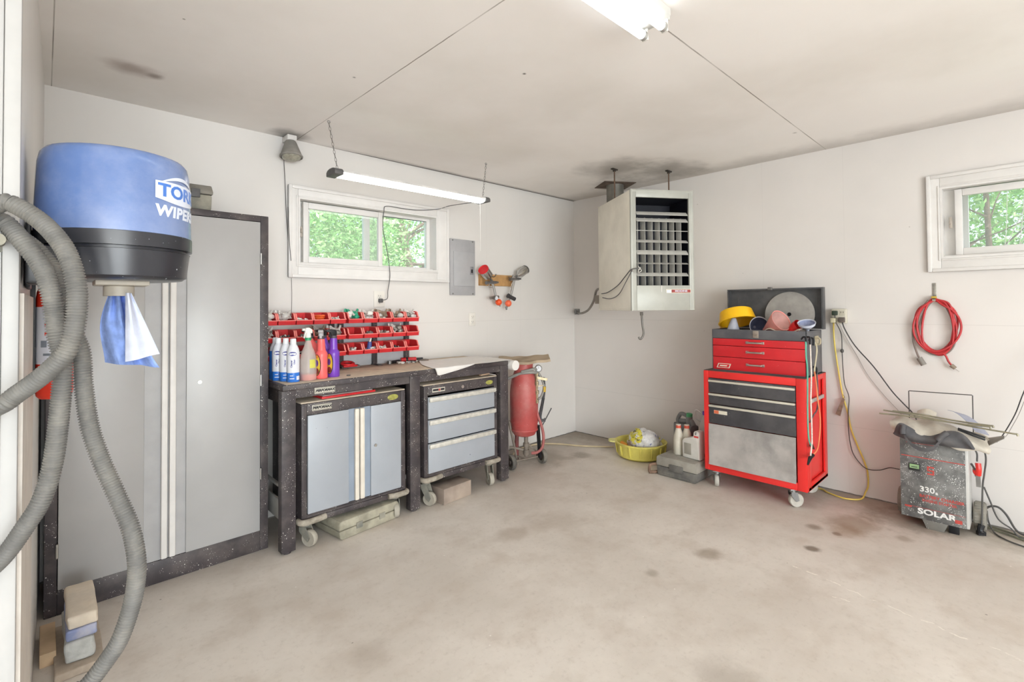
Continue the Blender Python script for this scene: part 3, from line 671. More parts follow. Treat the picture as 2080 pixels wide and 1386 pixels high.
def basecab(label, x0, x1, zb, zt, yf=-.553):
    t = thing('rolling_base_cabinet', label, 'cabinet', ((x0+x1)/2, -.3, 0))
    b = MB(); s = .03
    b.box(x0, x0+s, yf, -.08, zb, zt, .003); b.box(x1-s, x1, yf, -.08, zb, zt, .003); b.box(x0+s, x1-s, yf, -.08, zb, zb+.012); b.box(x0+s, x1-s, yf+.004, yf+.02, zb, zb+.018)
    b.box(x0+s, x1-s, yf, yf+.02, zt-.064, zt, .003); b.box(x0+s, x1-s, yf+.024, -.08, zt-.02, zt); b.box(x0+s, x1-s, -.1, -.08, zb, zt)
    b.build('body', BLACKSTEEL, t)
    b = MB(); b.box(x0-.002, x1+.002, yf+.006, -.08, zt+.0005, zt+.009, .003); b.build('top_panel', DUSTTOP, t)
    b = MB(); b.box(x0, x1, yf-.004, yf+.03, zb-.034, zb-.001, .006); b.box(x0, x0+.03, yf+.03, -.08, zb-.034, zb-.001, .004); b.box(x1-.03, x1, yf+.03, -.08, zb-.034, zb-.001, .004); b.build('base_rail', BLACKSTEEL, t)
    for x, sx in ((x0, 1), (x1, -1)):
        b = MB(); b.tube([(x-sx*.008, yf+.03, zb-.016), (x-sx*.006, yf-.004, zb-.016), (x+sx*.014, yf-.016, zb-.016), (x+sx*.075, yf-.018, zb-.015), (x+sx*.13, yf-.012, zb-.012)], .0165, 10); b.build('corner_bumper', DUSTBUMP, t)
    for x, r in ((x0+.035, -1.1), (x1-.055, -1.9)): caster(t, x, yf+.04, zb-.034, r, r=.046)
    for x in (x0+.05, x1-.05): caster(t, x, -.14, zb-.034, .8, r=.046)
    return t
c1 = basecab('rolling base cabinet with two grey doors under the bench left bay', -3.046, -2.392, .163, .793)
badge(c1, -2.932, 0.765, -.553, .112, .032)
b = MB(); b.at(frame((-2.481, -.5535, 0.761), (1, 0, 0), (0, 0, 1))); b.lathe([(0, .002), (.0165, .002), (.018, 0)], (0, 0, 0), 24, M=Matrix.Diagonal((2.1, 1, 1, 1))); b.build('sticker', GOLD, c1)
for p0, p1, g0, g1, h0, h1 in ((-3.013, -2.775, -2.775, -2.709, -2.738, -2.712), (-2.634, -2.426, -2.706, -2.634, -2.705, -2.677)):
    b = MB(); b.box(p0, p1, -.559, -.54, .184, .727, .003); d = b.build('door', BLUEGREY, c1)
    b = MB(); b.box(g0, g1, -.547, -.54, .184, .727); b.build('recess', mat('blue_grey_recess', '8a95a3', .5, var=.05), d)
    b = MB(); b.box(h0, h1, -.568, -.546, .186, .725, .006); b.build('handle', CREAM, d)
    if p0 > -2.7:
        b = MB(); b.cyl((-2.605, -.559, .485), (-2.605, -.565, .485), .009); b.build('lock', SILVER, d)
c2 = basecab('rolling base cabinet with three grey drawers under the bench right bay', -2.25, -1.6, .196, .798)
b = MB(); zc = 0.765; xc = -2.133; b.box(xc-.052, xc+.052, -.556, -.553, zc-.014, zc+.014, .001); b.box(xc-.048, xc-.003, -.557, -.553, zc-.006, zc+.008, 0, 1); b.box(xc+.016, xc+.046, -.557, -.553, zc-.006, zc+.008, 0, 1); b.box(xc-.002, xc+.013, -.557, -.553, zc-.008, zc+.008, 0, 2)
b.build('badge', [BADGE, BADGEK, mat('badge_red', 'a5504a', .5)], c2)
b = MB(); b.at(frame((-1.678, -.5535, 0.764), (1, 0, 0), (0, 0, 1))); b.lathe([(0, .002), (.015, .002), (.0165, 0)], (0, 0, 0), 24, M=Matrix.Diagonal((2.1, 1, 1, 1))); b.build('sticker', GOLD, c2)
b = MB(); b.cyl((-1.93, -.553, .762), (-1.93, -.560, .762), .012); b.build('lock', SILVER, c2)
for z0, z1 in ((.577, .722), (.419, .569), (.216, .411)):
    b = MB(); b.box(-2.218, -1.632, -.558, -.54, z0, z1, .003); d = b.build('drawer', BLUEGREY, c2)
    b = MB(); b.box(-2.214, -1.622, -.572, -.556, z1-.034, z1-.002, .007); b.build('handle', mat('worn_silver_handle', 'c9c6bd', .45, .2, var=.14, scale=30), d)
# red folder on cabinet top, scrap of wood on the other
t = thing('red_folder', 'red edged flat folder lying on top of the two-door base cabinet', 'folder', (-2.74, -.43, .803))
M = frame((-2.755, -.45, .8035), (1, .03, 0), (-.03, 1, 0), (0, 0, 1))
b = MB(); b.at(M); b.box(-.17, .17, -.075, .1, 0, .012, .002); b.build('cover', RED, t)
b = MB(); b.at(M); b.box(-.158, .158, -.06, .095, .012, .017, .001); b.build('sheet', mat('grey_paper_sheet', 'b3a9a5', .7), t)
b = MB(); b.at(frame((-1.655, -.47, .808), (1, .2, 0), (-.2, 1, 0), (0, 0, 1))); b.box(-.05, .05, -.012, .012, 0, .01, .002); b.box(-.02, .06, -.006, .02, .0105, .02, .002); tag(b.build('wood_offcut', mat('fresh_tan_wood', 'd9b79a', .7, var=.1)), 'small tan wood offcuts on top of the drawer cabinet', 'wood')
# floor things under the bench
t = thing('power_tool_case', 'dusty grey plastic case lying on the floor under the two-door cabinet', 'case', (-2.66, -.47, 0))
M = frame((-2.665, -.455, 0), (1, .13, 0), (-.13, 1, 0), (0, 0, 1)); CASE = mat('floor_dusted_case', '8c8878', .85, var=.12, dust='b7b19e', dustamt=.7)
b = MB(); b.at(M); b.prism([(-.205, .012), (-.19, 0), (.19, 0), (.205, .012), (.212, .052), (-.212, .052)], 'y', -.13, .15, b=.008); b.build('case_bottom', CASE, t)
b = MB(); b.at(M); b.prism([(-.212, .054), (.212, .054), (.205, .098), (.19, .108), (-.19, .108), (-.205, .098)], 'y', -.13, .15, b=.010); b.build('case_lid', CASE, t)
b = MB(); b.at(M); b.prism([(-.10, .036), (-.06, .036), (-.06, .07), (-.10, .07)], 'y', -.134, -.128); b.prism([(.06, .036), (.10, .036), (.10, .07), (.06, .07)], 'y', -.134, -.128); b.build('latch', GREYDUST, t)
b = MB(); b.at(frame((-2.015, -.525, 0), (1, .08, 0), (-.08, 1, 0), (0, 0, 1))); b.box(-.125, .125, -.075, .06, 0, .105, .004); o = b.build('wood_block', mat('grey_brown_timber', '94857a', .85, var=.2, scale=6, dust='b8a998', dustamt=.5)); tag(o, 'cut timber block on the floor under the drawer cabinet', 'wood block')

# ================================================================== BIN RACKS
BINR = mat('red_bin_plastic', 'c9282d', .4, var=.08); BINL = mat('scuffed_red_bin_edge', 'ec857d', .5, var=.08)
def rack(label, x0, x1, posts):
    t = thing('bin_rack', label, 'rack', ((x0+x1)/2, -.02, .9115))
    for k, x in enumerate(posts):
        b = MB(); b.box(x-.016, x+.016, -.045, -.015, .9115, 1.29, .002); b.box(x-.02, x+.02, -.12, -.012, .9115, .917, .001); b.build('post', BLACKSTEEL, t)
    for z in (1.075, 1.183, 1.288):
        b = MB(); b.box(x0, x1, -.052, -.046, z-.022, z, .001); b.build('rail', mat('grey_rack_rail', '8d8c8b', .5, .3), t)
    return t
rack('black and grey bin rack standing on the bench to the left of centre', -3.15, -2.625, (-3.12, -2.65))
rack('black and grey bin rack standing on the bench under the window cord', -2.60, -2.045, (-2.585, -2.33, -2.062))
b = MB(); b.box(-2.57, -2.08, -.014, -.006, .9115, 1.25); tag(b.build('back_panel', mat('pale_grey_sheet_metal', 'b9bcc0', .5, .2, var=.05)), 'pale grey sheet standing behind the right bin rack', 'panel')
def make_bin():
    w, d, h, hl, th = .106, .132, .074, .030, .003
    b = MB(); b.box(-w/2+.006, w/2-.006, -d+.006, 0, 0, th)
    b.box(-w/2+.002, w/2-.002, -th, 0, 0, h); b.box(-w/2, w/2, -.004, .006, h-.012, h)
    for s in (-1, 1):
        x = s*(w/2-.004)
        b.prism([(0, 0), (-d+.004, 0), (-d, hl), (-d+.012, hl+.004), (-d+.03, h*.93), (-d+.044, h), (0, h)], 'x', x-.0016, x+.0016)
        b.prism([(-d-.001, hl-.004), (-d+.012, hl+.000), (-d+.029, h*.9), (-d+.042, h-.003), (-.002, h-.003), (-.002, h+.001), (-d+.043, h+.001), (-d+.022, h*.93), (-d+.007, hl+.006), (-d-.001, hl+.002)], 'x', x-.004, x+.004, 1)
    b.prism([(-d+.006, 0), (-d+.009, 0), (-d+.003, hl), (-d, hl)], 'x', -w/2+.003, w/2-.003)
    b.box(-w/2, w/2, -d-.004, -d+.004, hl-.005, hl, .001, 1)
    for k in range(4): b.box(-w/2+.018+k*.022, -w/2+.022+k*.022, -.006, -.003, .006, h-.014)
    return b
proto = make_bin().build('parts_bin', [BINR, BINL], base=(0, 0, 0))
ORD = ['first', 'second', 'third', 'fourth', 'fifth']; ROW = ['bottom', 'middle', 'top']
BAG = mat('clear_poly_bag', 'd9d6d0', .3, var=.1, scale=40, alpha=.75, spec=.7); BITS = mat('small_grey_fittings', '8a857d', .5, .3, var=.4, scale=60)
WBITS = mat('white_plastic_bits', 'dcd9d2', .5, var=.12, scale=50); DBITS = mat('dark_rubber_bits', '4b4a4c', .6, var=.3, scale=50); OR = mat('orange_discs_plastic', 'e2622f', .5); GRN = mat('green_printed_bag', '2f9a78', .5, var=.1); BRN = mat('brown_fittings', '8c7a68', .6, var=.3, scale=50); BLU = mat('blue_printed_bottle', '4a5a9c', .5, var=.2)
def fill(x, yb, z, kind, seed, label):
    r = random.Random(seed); b = MB(); ms = {'bag': [BAG, WBITS, BITS], 'bits': [BITS, WBITS, DBITS], 'dark': [DBITS, BITS, WBITS], 'white': [WBITS, BAG, BITS], 'orange': [OR, OR, BAG], 'green': [GRN, BAG, WBITS], 'brown': [BRN, BAG, BITS], 'tube': [WBITS, BLU, BITS]}[kind]
    hi = {'bag': .08, 'green': .085, 'brown': .082, 'orange': .062, 'tube': .05}.get(kind, .05)
    if kind == 'orange':
        for k in range(4): b.lathe([(.0, 0), (.032, 0), (.036, .006), (.032, .012), (0, .012)], (x, yb-.07-.006*k, z+.006+.0125*k), 20)
    else:
        for k in range(16):
            px, py = x+r.uniform(-.032, .032), yb-r.uniform(.03, .105); pz = z+.012+r.random()*(hi-.03)
            a = Vector((r.gauss(0, 1), r.gauss(0, 1), r.gauss(0, .6))).normalized(); m = r.choice((0, 0, 1, 2))
            if kind in ('bits', 'dark', 'tube', 'white') or k % 2:
                l = r.uniform(.008, .022); b.cyl(Vector((px, py, pz))-a*l, Vector((px, py, pz))+a*l, r.uniform(.004, .008), n=8, mi=m)
            else:
                s = r.uniform(.016, .024); b.ball((px, py, pz), s, (1.1, .8, .8), 10, m, lambda v: 1+.35*mn.noise(v*2.2+Vector((k, seed, 0))))
        if kind in ('bag', 'green', 'brown'):
            for k in range(3):
                px = x-.02+.02*k; b.surf(lambda u, v: Vector((px+(u-.5)*.04+.006*math.sin(v*5+k), yb-.045-.02*k+.012*math.sin(u*7+k), z+.035+v*(hi-.0+.01*math.sin(u*5+k*2)-.035))), 6, 5, 0 if k != 1 else (0 if kind == 'green' else 1), .001)
        if kind == 'tube':
            b.cyl((x+.01, yb-.08, z+.02), (x+.012, yb-.085, z+.075), .018, .014, mi=1); b.cyl((x+.012, yb-.085, z+.075), (x+.02, yb-.09, z+.10), .008, .005, mi=0)
    o = b.build('hardware_pile', ms); tag(o, label, 'hardware', kind='stuff')
KN = {'bag': 'clear bags of fittings', 'bits': 'small grey metal bits', 'dark': 'dark rubber bits', 'white': 'white plastic bits', 'orange': 'orange plastic discs', 'green': 'green printed bag and fittings', 'brown': 'brownish bagged fittings', 'tube': 'little blue printed tube and bits'}
first = True
ZB = (1.009, 1.117, 1.222)
for rk, xs, fills in (('left', [-3.105+.1085*k for k in range(5)], (('bits', 'brown', 'dark', 'white', 'dark'), ('bag', 'dark', 'white', 'brown', 'bag'), ('bag', 'bag', 'white', 'orange', 'white'))),
                      ('right', [-2.548+.1115*k for k in range(5)], (('white', 'tube', 'white', 'dark', None), (None, 'dark', 'bits', 'bag', None), ('green', 'bag', 'brown', 'brown', 'bag')))):
    for ri in range(3):
        for k, x in enumerate(xs):
            o = proto if first else copy_tree(proto, (0, 0, 0)); first = False
            o.location = (x, -.058, ZB[ri]); fk = fills[ri][k]
            tag(o, 'red plastic bin, %s from left on the %s row of the %s rack%s' % (ORD[k], ROW[ri], rk, '' if fk else ', empty'), 'storage bin', 'red bins on the bench racks')
            if fk: fill(x, -.058, ZB[ri]+.004, fk, k+10*ri+(50 if rk == 'right' else 0), '%s in the %s bin of the %s row, %s rack' % (KN[fk], ORD[k], ROW[ri], rk))
# ================================================================== BOTTLES ON THE BENCH
BZ = .9118
CANW = mat('white_can_print', 'dfe1e8', .3, var=.03); CANB = mat('blue_can_print', '2f74cf', .3, var=.06); NAVY = mat('navy_print', '3b3d8f', .4)
def can(label, x, y, turn):
    t = thing('spray_can', label, 'spray can', (x, y, BZ), 0, 'blue and white spray cans on the bench')
    r = .0335; c = (x, y, BZ)
    b = MB(); b.lathe([(0, .002), (r-.003, .002), (r-.001, .0), (r, .003), (r, .052)], c, mi=1); b.lathe([(r, .052), (r, .160), (r-.002, .176), (r-.007, .192), (r-.014, .205), (.016, .212), (0, .212)], c, mi=0)
    if turn > 2: b.lathe([(r+.0002, .05), (r+.0002, .165)], c, 10, 1, 2.2, 3.9)
    b.build('can_body', [CANW, CANB], t)
    b = MB(); b.lathe([(.0, .242), (.0135, .242), (.0155, .239), (.0165, .212), (.0155, .210)], c); b.build('cap', mat('white_can_cap', 'eceef2', .35, var=.02), t)
    a0 = -2.0+turn*.15
    def wr(rr, z0, ac):
        return lambda v: Vector((x+(rr+v.z)*math.cos(ac+v.x/rr), y+(rr+v.z)*math.sin(ac+v.x/rr), BZ+z0+v.y))
    b = MB()
    def ell(ax, az, z0, mi, rr, ac):
        f = wr(rr, z0, ac); n = 24
        V = [f(Vector((ax*math.cos(2*PI*k/n), az*math.sin(2*PI*k/n), 0))) for k in range(n)]; b.add([f(Vector((0, 0, 0)))]+V, [(0, 1+k, 1+(k+1) % n) for k in range(n)], mi)
    ac = a0
    ell(.021, .0115, .158, 0, r+.0004, ac); ell(.0165, .0042, .1585, 1, r+.0009, ac)
    f = wr(r+.0004, .108, ac)
    b.text('Glass', .013, Matrix(), 0, .0002, .0004, 0, 1, lambda v: f(Vector((-v.y+.008, v.x+.004, v.z))), sub=1)
    b.text('Cleaner', .013, Matrix(), 0, .0002, .0004, 0, 1, lambda v: f(Vector((-v.y-.006, v.x-.006, v.z))), sub=1)
    for z0, wd, o in ((.036, .018, -.006), (.020, .026, -.004)):
        g = wr(r+.0004, z0, ac); b.surf(lambda u, v: g(Vector(((u-.5)*wd+o, (v-.5)*.004, 0))), 6, 1, 1)
    g = wr(r+.0004, .022, ac+.95); b.surf(lambda u, v: g(Vector(((u-.5)*.022, (v-.5)*.022, 0))), 6, 1, 1)
    b.build('print', [NAVY, CANW], t)
def along(px, y): return -4.081+(y+3.331)*px
can('blue and white spray can standing furthest back left against the tall cabinet', -3.087, -.258, 6)
can('blue and white spray can, second from the back, oval logo showing', -3.094, -.328, 0)
can('blue and white spray can in the middle, mostly hidden by the front can', -3.074, -.391, 1)
can('blue and white spray can in front, beside the clear spray bottle', -3.056, -.456, 0)
# clear trigger sprayer
x, y = -2.973, -.458; c = (x, y, BZ)
t = thing('spray_bottle', 'clear spray bottle with red liquid and a green collar', 'spray bottle', c)
b = MB(); b.lathe([(0, 0), (.042, 0), (.045, .004), (.046, .05), (.0445, .10), (.042, .135), (.034, .165), (.022, .195), (.017, .215), (.0145, .222), (.0145, .232)], c); b.build('bottle', mat('frosted_clear_plastic', 'e2dad4', .35, var=.04, alpha=.42), t)
b = MB(); b.lathe([(0, .002), (.041, .002), (.0435, .006), (.0444, .034), (0, .034)], c); b.build('liquid', mat('red_cleaning_liquid', 'd8452f', .2, var=.04), t)
b = MB(); b.lathe([(.0458, .072), (.0448, .10), (.043, .12)], c, 8, 0, -1.75, -.95); b.build('label', mat('yellow_label', 'd7d45c', .6), t)
b = MB(); b.lathe([(0, .228), (.018, .228), (.018, .244), (0, .244)], c); b.build('collar', mat('green_collar', '2e9767', .45), t)
b = MB(); b.lathe([(.016, .244), (.016, .262), (.011, .285), (0, .285)], c); b.prism([(x-.02, BZ+.272), (x+.022, BZ+.268), (x+.022, BZ+.288), (x+.004, BZ+.302), (x-.016, BZ+.300)], 'y', y-.011, y+.011, b=.003); b.cyl((x-.018, y, BZ+.290), (x-.034, y, BZ+.290), .007); b.prism([(x-.02, BZ+.275), (x-.014, BZ+.275), (x-.022, BZ+.24), (x-.027, BZ+.243)], 'y', y-.006, y+.006); b.build('trigger_head', mat('white_trigger', 'e6e2dc', .4, var=.03), t)
# angled-neck cleaner bottles
def gel(label, x, y, m, lean, trig, rz, lab=True):
    t = thing('cleaner_bottle', label, 'bottle', (x, y, BZ)); c = (x, y, BZ); r = .0355
    b = MB(); b.lathe([(0, .001), (r-.002, .001), (r, .006), (r-.001, .06), (r-.001, .125), (r+.0005, .140), (r-.002, .150), (r-.008, .160), (r-.012, .166)], c)
    b.tube([(x, y, BZ+.16), (x+lean[0]*.4, y+lean[1]*.4, BZ+.185), (x+lean[0], y+lean[1], BZ+.215), (x+lean[0]*1.02, y+lean[1]*1.02, BZ+.232)], lambda u: .0245-.004*u, 16)
    b.build('bottle', m, t); nx, ny, nz = x+lean[0]*1.02, y+lean[1]*1.02, BZ+.230
    b = MB(); b.cyl((nx, ny, nz), (nx, ny, nz+.018), .0195); b.build('collar', mat('dark_grey_collar', '48444a', .5), t)
    b = MB(); b.at(Matrix.Translation((nx, ny, nz)) @ Matrix.Rotation(rz, 4, 'Z')); b.prism([(-.017, .018), (.016, .018), (.017, .040), (.010, .052), (-.012, .056), (-.030, .056), (-.048, .050), (-.048, .042), (-.022, .036)], 'y', -.0135, .0135, b=.004)
    b.prism([(-.024, .036), (-.016, .036), (-.022, .006), (-.028, .010)], 'y', -.006, .006); b.build('trigger_head', trig, t)
    if lab:
        b = MB(); a = -2.7
        def lw(ax, az, z0, mi, rr, ac):
            n = 22; V = [(x+rr*math.cos(ac+ax*math.cos(2*PI*k/n)/rr), y+rr*math.sin(ac+ax*math.cos(2*PI*k/n)/rr), BZ+z0+az*math.sin(2*PI*k/n)) for k in range(n)]
            b.add([(x+rr*math.cos(ac), y+rr*math.sin(ac), BZ+z0)]+V, [(0, 1+k, 1+(k+1) % n) for k in range(n)], mi)
        lw(.024, .062, .082, 0, r+.0005, a); lw(.020, .057, .082, 1, r+.001, a); lw(.012, .020, .092, 2, r+.0015, a-.05); lw(.014, .018, .046, 3, r+.0015, a); lw(.010, .010, .130, 4, r+.0015, a)
        b.build('label', [mat('black_label_edge', '2a2320', .5), mat('yellow_label_print', 'dcb93a', .5), mat('violet_label_print', '6b3f8e', .5), mat('maroon_label_print', '7e2f2b', .5), mat('orange_label_print', 'd98436', .5)], t)
CORAL = mat('coral_pink_plastic', 'ea6764', .35, var=.04); PURP = mat('purple_plastic', '7440b4', .3, var=.05)
GT = mat('light_grey_trigger', 'b5b3b6', .45)
gel('coral pink cleaner bottle in front with a light grey trigger head', -2.894, -.452, CORAL, (-.004, -.006), GT, 1.1)
gel('coral pink cleaner bottle behind, neck bent left, black trigger head', -2.884, -.345, CORAL, (-.034, .0), BLACKPL, 0)
gel('purple cleaner bottle at the right end of the bottle group', -2.812, -.432, PURP, (.0, .0), BLACKPL, 0)
gel('purple cleaner bottle behind the other, mostly hidden', -2.818, -.352, PURP, (-.022, .0), BLACKPL, .2)
# small things at the back of the bench
t = thing('tape_holder', 'red ring-shaped holder on a dark base at the back of the bench', 'tool', (-2.55, -.085, BZ))
b = MB(); b.at(frame((-2.545, -.09, BZ), (1, -.25, 0), (.25, 1, 0), (0, 0, 1))); b.box(-.06, .06, -.035, .035, 0, .018, .003); b.build('base', mat('grey_brown_base', '6b5f5a', .7), t)
b = MB(); b.at(Matrix.Translation((-2.56, -.085, BZ+.03)) @ Matrix.Rotation(.18, 4, 'X')); b.torus((0, 0, 0), .04, .0095); b.box(-.05, .05, -.052, -.03, -.012, .0, .004); b.build('ring', RED, t)
for lab, px, py, kind in (('grey ratchet handle lying on the back of the bench', -2.14, -.055, 0), ('red and black screwdriver handle on the back of the bench', -2.045, -.06, 1)):
    b = MB(); o = (px, py, BZ)
    if kind: b.tube([(px-.07, py+.02, BZ+.0165), (px-.03, py+.01, BZ+.0165), (px+.04, py-.015, BZ+.0165)], .016, 12, mi=0); b.cyl((px+.04, py-.015, BZ+.0165), (px+.09, py-.03, BZ+.0165), .010, mi=1); b.cyl((px-.035, py+.0115, BZ+.0165), (px-.02, py+.007, BZ+.0165), .0165, mi=1)
    else: b.tube([(px-.09, py-.03, BZ+.011), (px-.03, py-.01, BZ+.011), (px+.0, py, BZ+.011)], .0105, 10, mi=1); b.cyl((px-.1, py-.034, BZ), (px-.1, py-.034, BZ+.022), .018, mi=2)
    o = b.build('ratchet' if not kind else 'screwdriver', [RED, BLACKPL, STEEL]); tag(o, lab, 'hand tool')
r = random.Random(3)
b = MB()
for k in range(24):
    px, py = -2.10+r.uniform(-.085, .09), -.125+r.uniform(-.035, .025); a = r.uniform(0, 3.1); l = r.uniform(.006, .016); q = r.uniform(.004, .008)
    b.cyl((px-math.cos(a)*l, py-math.sin(a)*l, BZ+q), (px+math.cos(a)*l, py+math.sin(a)*l, BZ+q), q, n=8, mi=k % 2)
o = b.build('hardware_pile', [STEEL, WBITS]); tag(o, 'loose bolts and sockets scattered on the bench beside the screwdriver', 'hardware', kind='stuff')
b = MB(); b.box(-2.005, -1.935, -.145, -.095, BZ, BZ+.016, .003); tag(b.build('sanding_block', mat('dull_brown_block', '6f665d', .8)), 'small grey brown block beside the tools on the bench', 'block')
b = MB(); b.torus((-2.735, -.47, BZ+.004), .009, .0035, n=16, m=8); tag(b.build('metal_ring', STEEL), 'tiny metal ring on the bench beside the purple bottle', 'ring')
# paper sheet with its roll
t = thing('paper_roll', 'white paper roll at the bench end, sheet spread over the top', 'paper roll', (-1.6, -.3, BZ))
PAPER = mat('white_masking_paper', 'dfdcd8', .75, var=.03)
def paper(u, v):
    x = -2.19+.70*u; y = -.575+.45*v
    x += -.02*math.sin(v*4)*(1-u)+.16*v*(1-u)**2
    z = BZ+.0016+.0025*math.sin(u*9+v*5)**2+.003*(1-u)
    if u < .5 and v < .12: y -= 0
    return Vector((x, y, z))
b = MB(); b.surf(paper, 34, 20, thick=.0012)
def flap(u, v):
    x = -2.185+.34*u; d = .055*(1-u)**.8*v*(1 if u > .06 else u/.06)
    return Vector((x+.01*v, -.576-.006*math.sin(v*PI), BZ+.003-d))
b.surf(flap, 20, 6, thick=.0012); b.build('sheet', PAPER, t)
b = MB(); b.at(frame((-1.462, -.345, .858), (0, 1, 0), (0, 0, 1), (1, 0, 0)))
b.at(Matrix.Translation((-1.4485, -.60, .872)) @ Matrix.Rotation(-PI/2, 4, 'X')); b.lathe([(0, .002), (.038, 0), (.0385, .004), (.0385, .50), (.038, .504), (0, .502)], (0, 0, 0), 28)
b.build('roll', PAPER, t)
b = MB(); b.surf(lambda u, v: Vector((-1.495+.042*v, -.565+.42*u, BZ+.0025-.0005*v)), 6, 6, thick=.001); b.build('sheet_end', PAPER, t)

# ================================================================== SHOP LIGHT, ALARM LAMP, PANEL, OUTLETS, SPRAY GUNS
t = thing('shop_light', 'slim black-ended shop light hung on two chains before the window', 'lamp', (-2.27, -.52, 2.11))
LX0, LX1, LY, LZ = -2.868, -1.676, -.52, 2.118
bb = MB(); bb.at(Matrix.Translation((0, LY, LZ))); bb.prism([(-.06, .004), (.06, .004), (.05, .018), (.02, .024), (-.02, .024), (-.05, .018)], 'x', LX0+.045, LX1-.03); bb.build('housing', mat('white_lamp_housing', 'd9d8d5', .4), t)
for x0, x1 in ((LX0, LX0+.055), (LX1-.04, LX1)):
    bb = MB(); bb.at(Matrix.Translation((0, LY, LZ))); bb.prism([(-.062, -.014), (.062, -.014), (.062, .010), (.048, .022), (.02, .028), (-.02, .028), (-.048, .022), (-.062, .010)], 'x', x0, x1, b=.005); bb.build('end_cap', DKGREY, t)
bb = MB(); bb.at(Matrix.Translation((0, LY, LZ))); bb.prism([(-.048, .004), (-.040, -.012), (-.02, -.018), (.02, -.018), (.040, -.012), (.048, .004)], 'x', LX0+.055, LX1-.04); bb.build('diffuser', emis('lit_led_diffuser', 'fffdfa', 6), t)
def chain(parent, p0, p1, pitch=.022):
    b = MB(); p0 = Vector(p0); p1 = Vector(p1); n = max(3, int((p1-p0).length/pitch)); d = (p1-p0).normalized()
    for k in range(n):
        c = p0.lerp(p1, (k+.5)/n); u = d.orthogonal().normalized(); w = d.cross(u)
        if k % 2: u, w = w, u
        L = pitch*.62; W = .0055
        P = [c+d*L*math.cos(2*PI*j/10)+u*W*math.sin(2*PI*j/10) for j in range(11)]
        b.tube(P, .0014, 5, smooth=False, cap=False)
    return b.build('chain', mat('dusty_chain_steel', '77736e', .6, .5), parent)
for (p0, p1) in (((-2.86, -.481, 2.425), (-2.825, LY, LZ+.028)), ((-1.606, -.45, 2.43), (-1.70, LY, LZ+.028))):
    chain(t, p0, p1)
    bb = MB(); bb.torus((p0[0], p0[1], 2.432), .008, .002, 'y', 14, 6); bb.build('ceiling_hook', STEEL, t)
bb = MB(); bb.tube([(-1.727, LY, LZ-.012), (-1.7265, LY, 1.93), (-1.726, LY, 1.741)], .0012, 6); bb.build('pull_cord', mat('white_pull_cord', 'e6e3df', .6), t)
bb = MB(); bb.tube([(-1.68, -.50, 2.125)]+[(-1.638, -0.032, 2.167), (-1.762, -0.032, 2.122), (-1.949, -0.032, 2.090), (-2.082, -0.032, 2.084), (-2.229, -0.032, 2.083), (-2.250, -0.032, 2.040), (-2.258, -0.032, 1.911), (-2.218, -0.032, 1.712), (-2.202, -0.032, 1.565)]+[(-2.218, -0.030, 1.454), (-2.235, -.05, 1.392), (-2.27, -.028, 1.378)], .0028, 7); pc = bb.build('power_cord', mat('grey_cord', '5b5a5a', .6), t)
bb = MB(); bb.box(-2.289, -2.257, -.034, -.010, 1.362, 1.392, .006); bb.build('plug', DKGREY, pc)
# grey dome lamp at the top of the wall
t = thing('dome_lamp', 'grey flared outdoor lamp fixed at the top of the far wall', 'lamp', (-2.94, -.08, 2.27))
M = Matrix.Translation((-2.94, -.085, 2.385)) @ Matrix.Rotation(-.12, 4, 'X') @ Matrix.Rotation(PI, 4, 'X')
DG = mat('dusty_grey_cast_lamp', '85827c', .8, var=.12, dust='9f9a92', dustamt=.5)
b = MB(); b.at(M); b.lathe([(0, -.012), (.030, -.012), (.036, 0), (.05, .04), (.064, .08), (.070, .086), (.070, .094), (.062, .096)], (0, 0, 0), 14); b.build('shade', DG, t)
b = MB(); b.at(M); b.lathe([(.06, .088), (.055, .10), (.035, .112), (0, .116)], (0, 0, 0), 24); b.build('lens', mat('dusty_prism_lens', '9d9a8b', .3, var=.2, scale=60, bump=.5), t)
b = MB(); b.box(-2.965, -2.905, -.10, -.0, 2.400, 2.438, .006); b.build('mount', mat('white_painted_box', 'd5d2ce', .5), t)
b = MB(); b.tube([(-2.957, -0.008, 2.313), (-2.948, -0.008, 2.147), (-2.939, -0.008, 1.923), (-2.920, -0.008, 1.668), (-2.908, -0.008, 1.540)], .0022, 6); b.tube([(-2.937, -0.030, 1.985), (-2.928, -0.030, 1.762), (-2.918, -0.030, 1.634)], .002, 6); b.tube([(-2.907, -0.006, 1.524), (-2.904, -0.006, 1.411), (-2.907, -0.006, 1.250)], .0013, 6); b.build('wire', mat('grey_cord', '5b5a5a'), t)
# breaker panel
t = thing('breaker_panel', 'flat grey metal breaker panel on the far wall right of the window', 'electrical panel', (-1.498, -.01, 1.424))
PG = mat('panel_grey_paint', 'a6a6a8', .45, .1, var=.05)
b = MB(); b.box(-1.632, -1.364, -.014, 0, 1.425, 1.899, .003); b.build('cover', PG, t)
b = MB(); b.box(-1.597, -1.372, -.019, -.012, 1.502, 1.795, .002); d = b.build('door', mat('panel_door_grey', 'abacae', .45, .1, var=.04), t)
b = MB(); b.box(-1.425, -1.388, -.023, -.018, 1.602, 1.672, .003); b.box(-1.416, -1.398, -.026, -.022, 1.617, 1.648, .002, 1); b.build('latch', [mat('panel_latch_grey', '8c8c8e', .4, .3), BLACKPL], d)
for x in (-1.605, -1.392):
    for z in (1.437, 1.887):
        b = MB(); b.cyl((x, -.014, z), (x, -.018, z), .006); b.build('screw', STEEL, t)
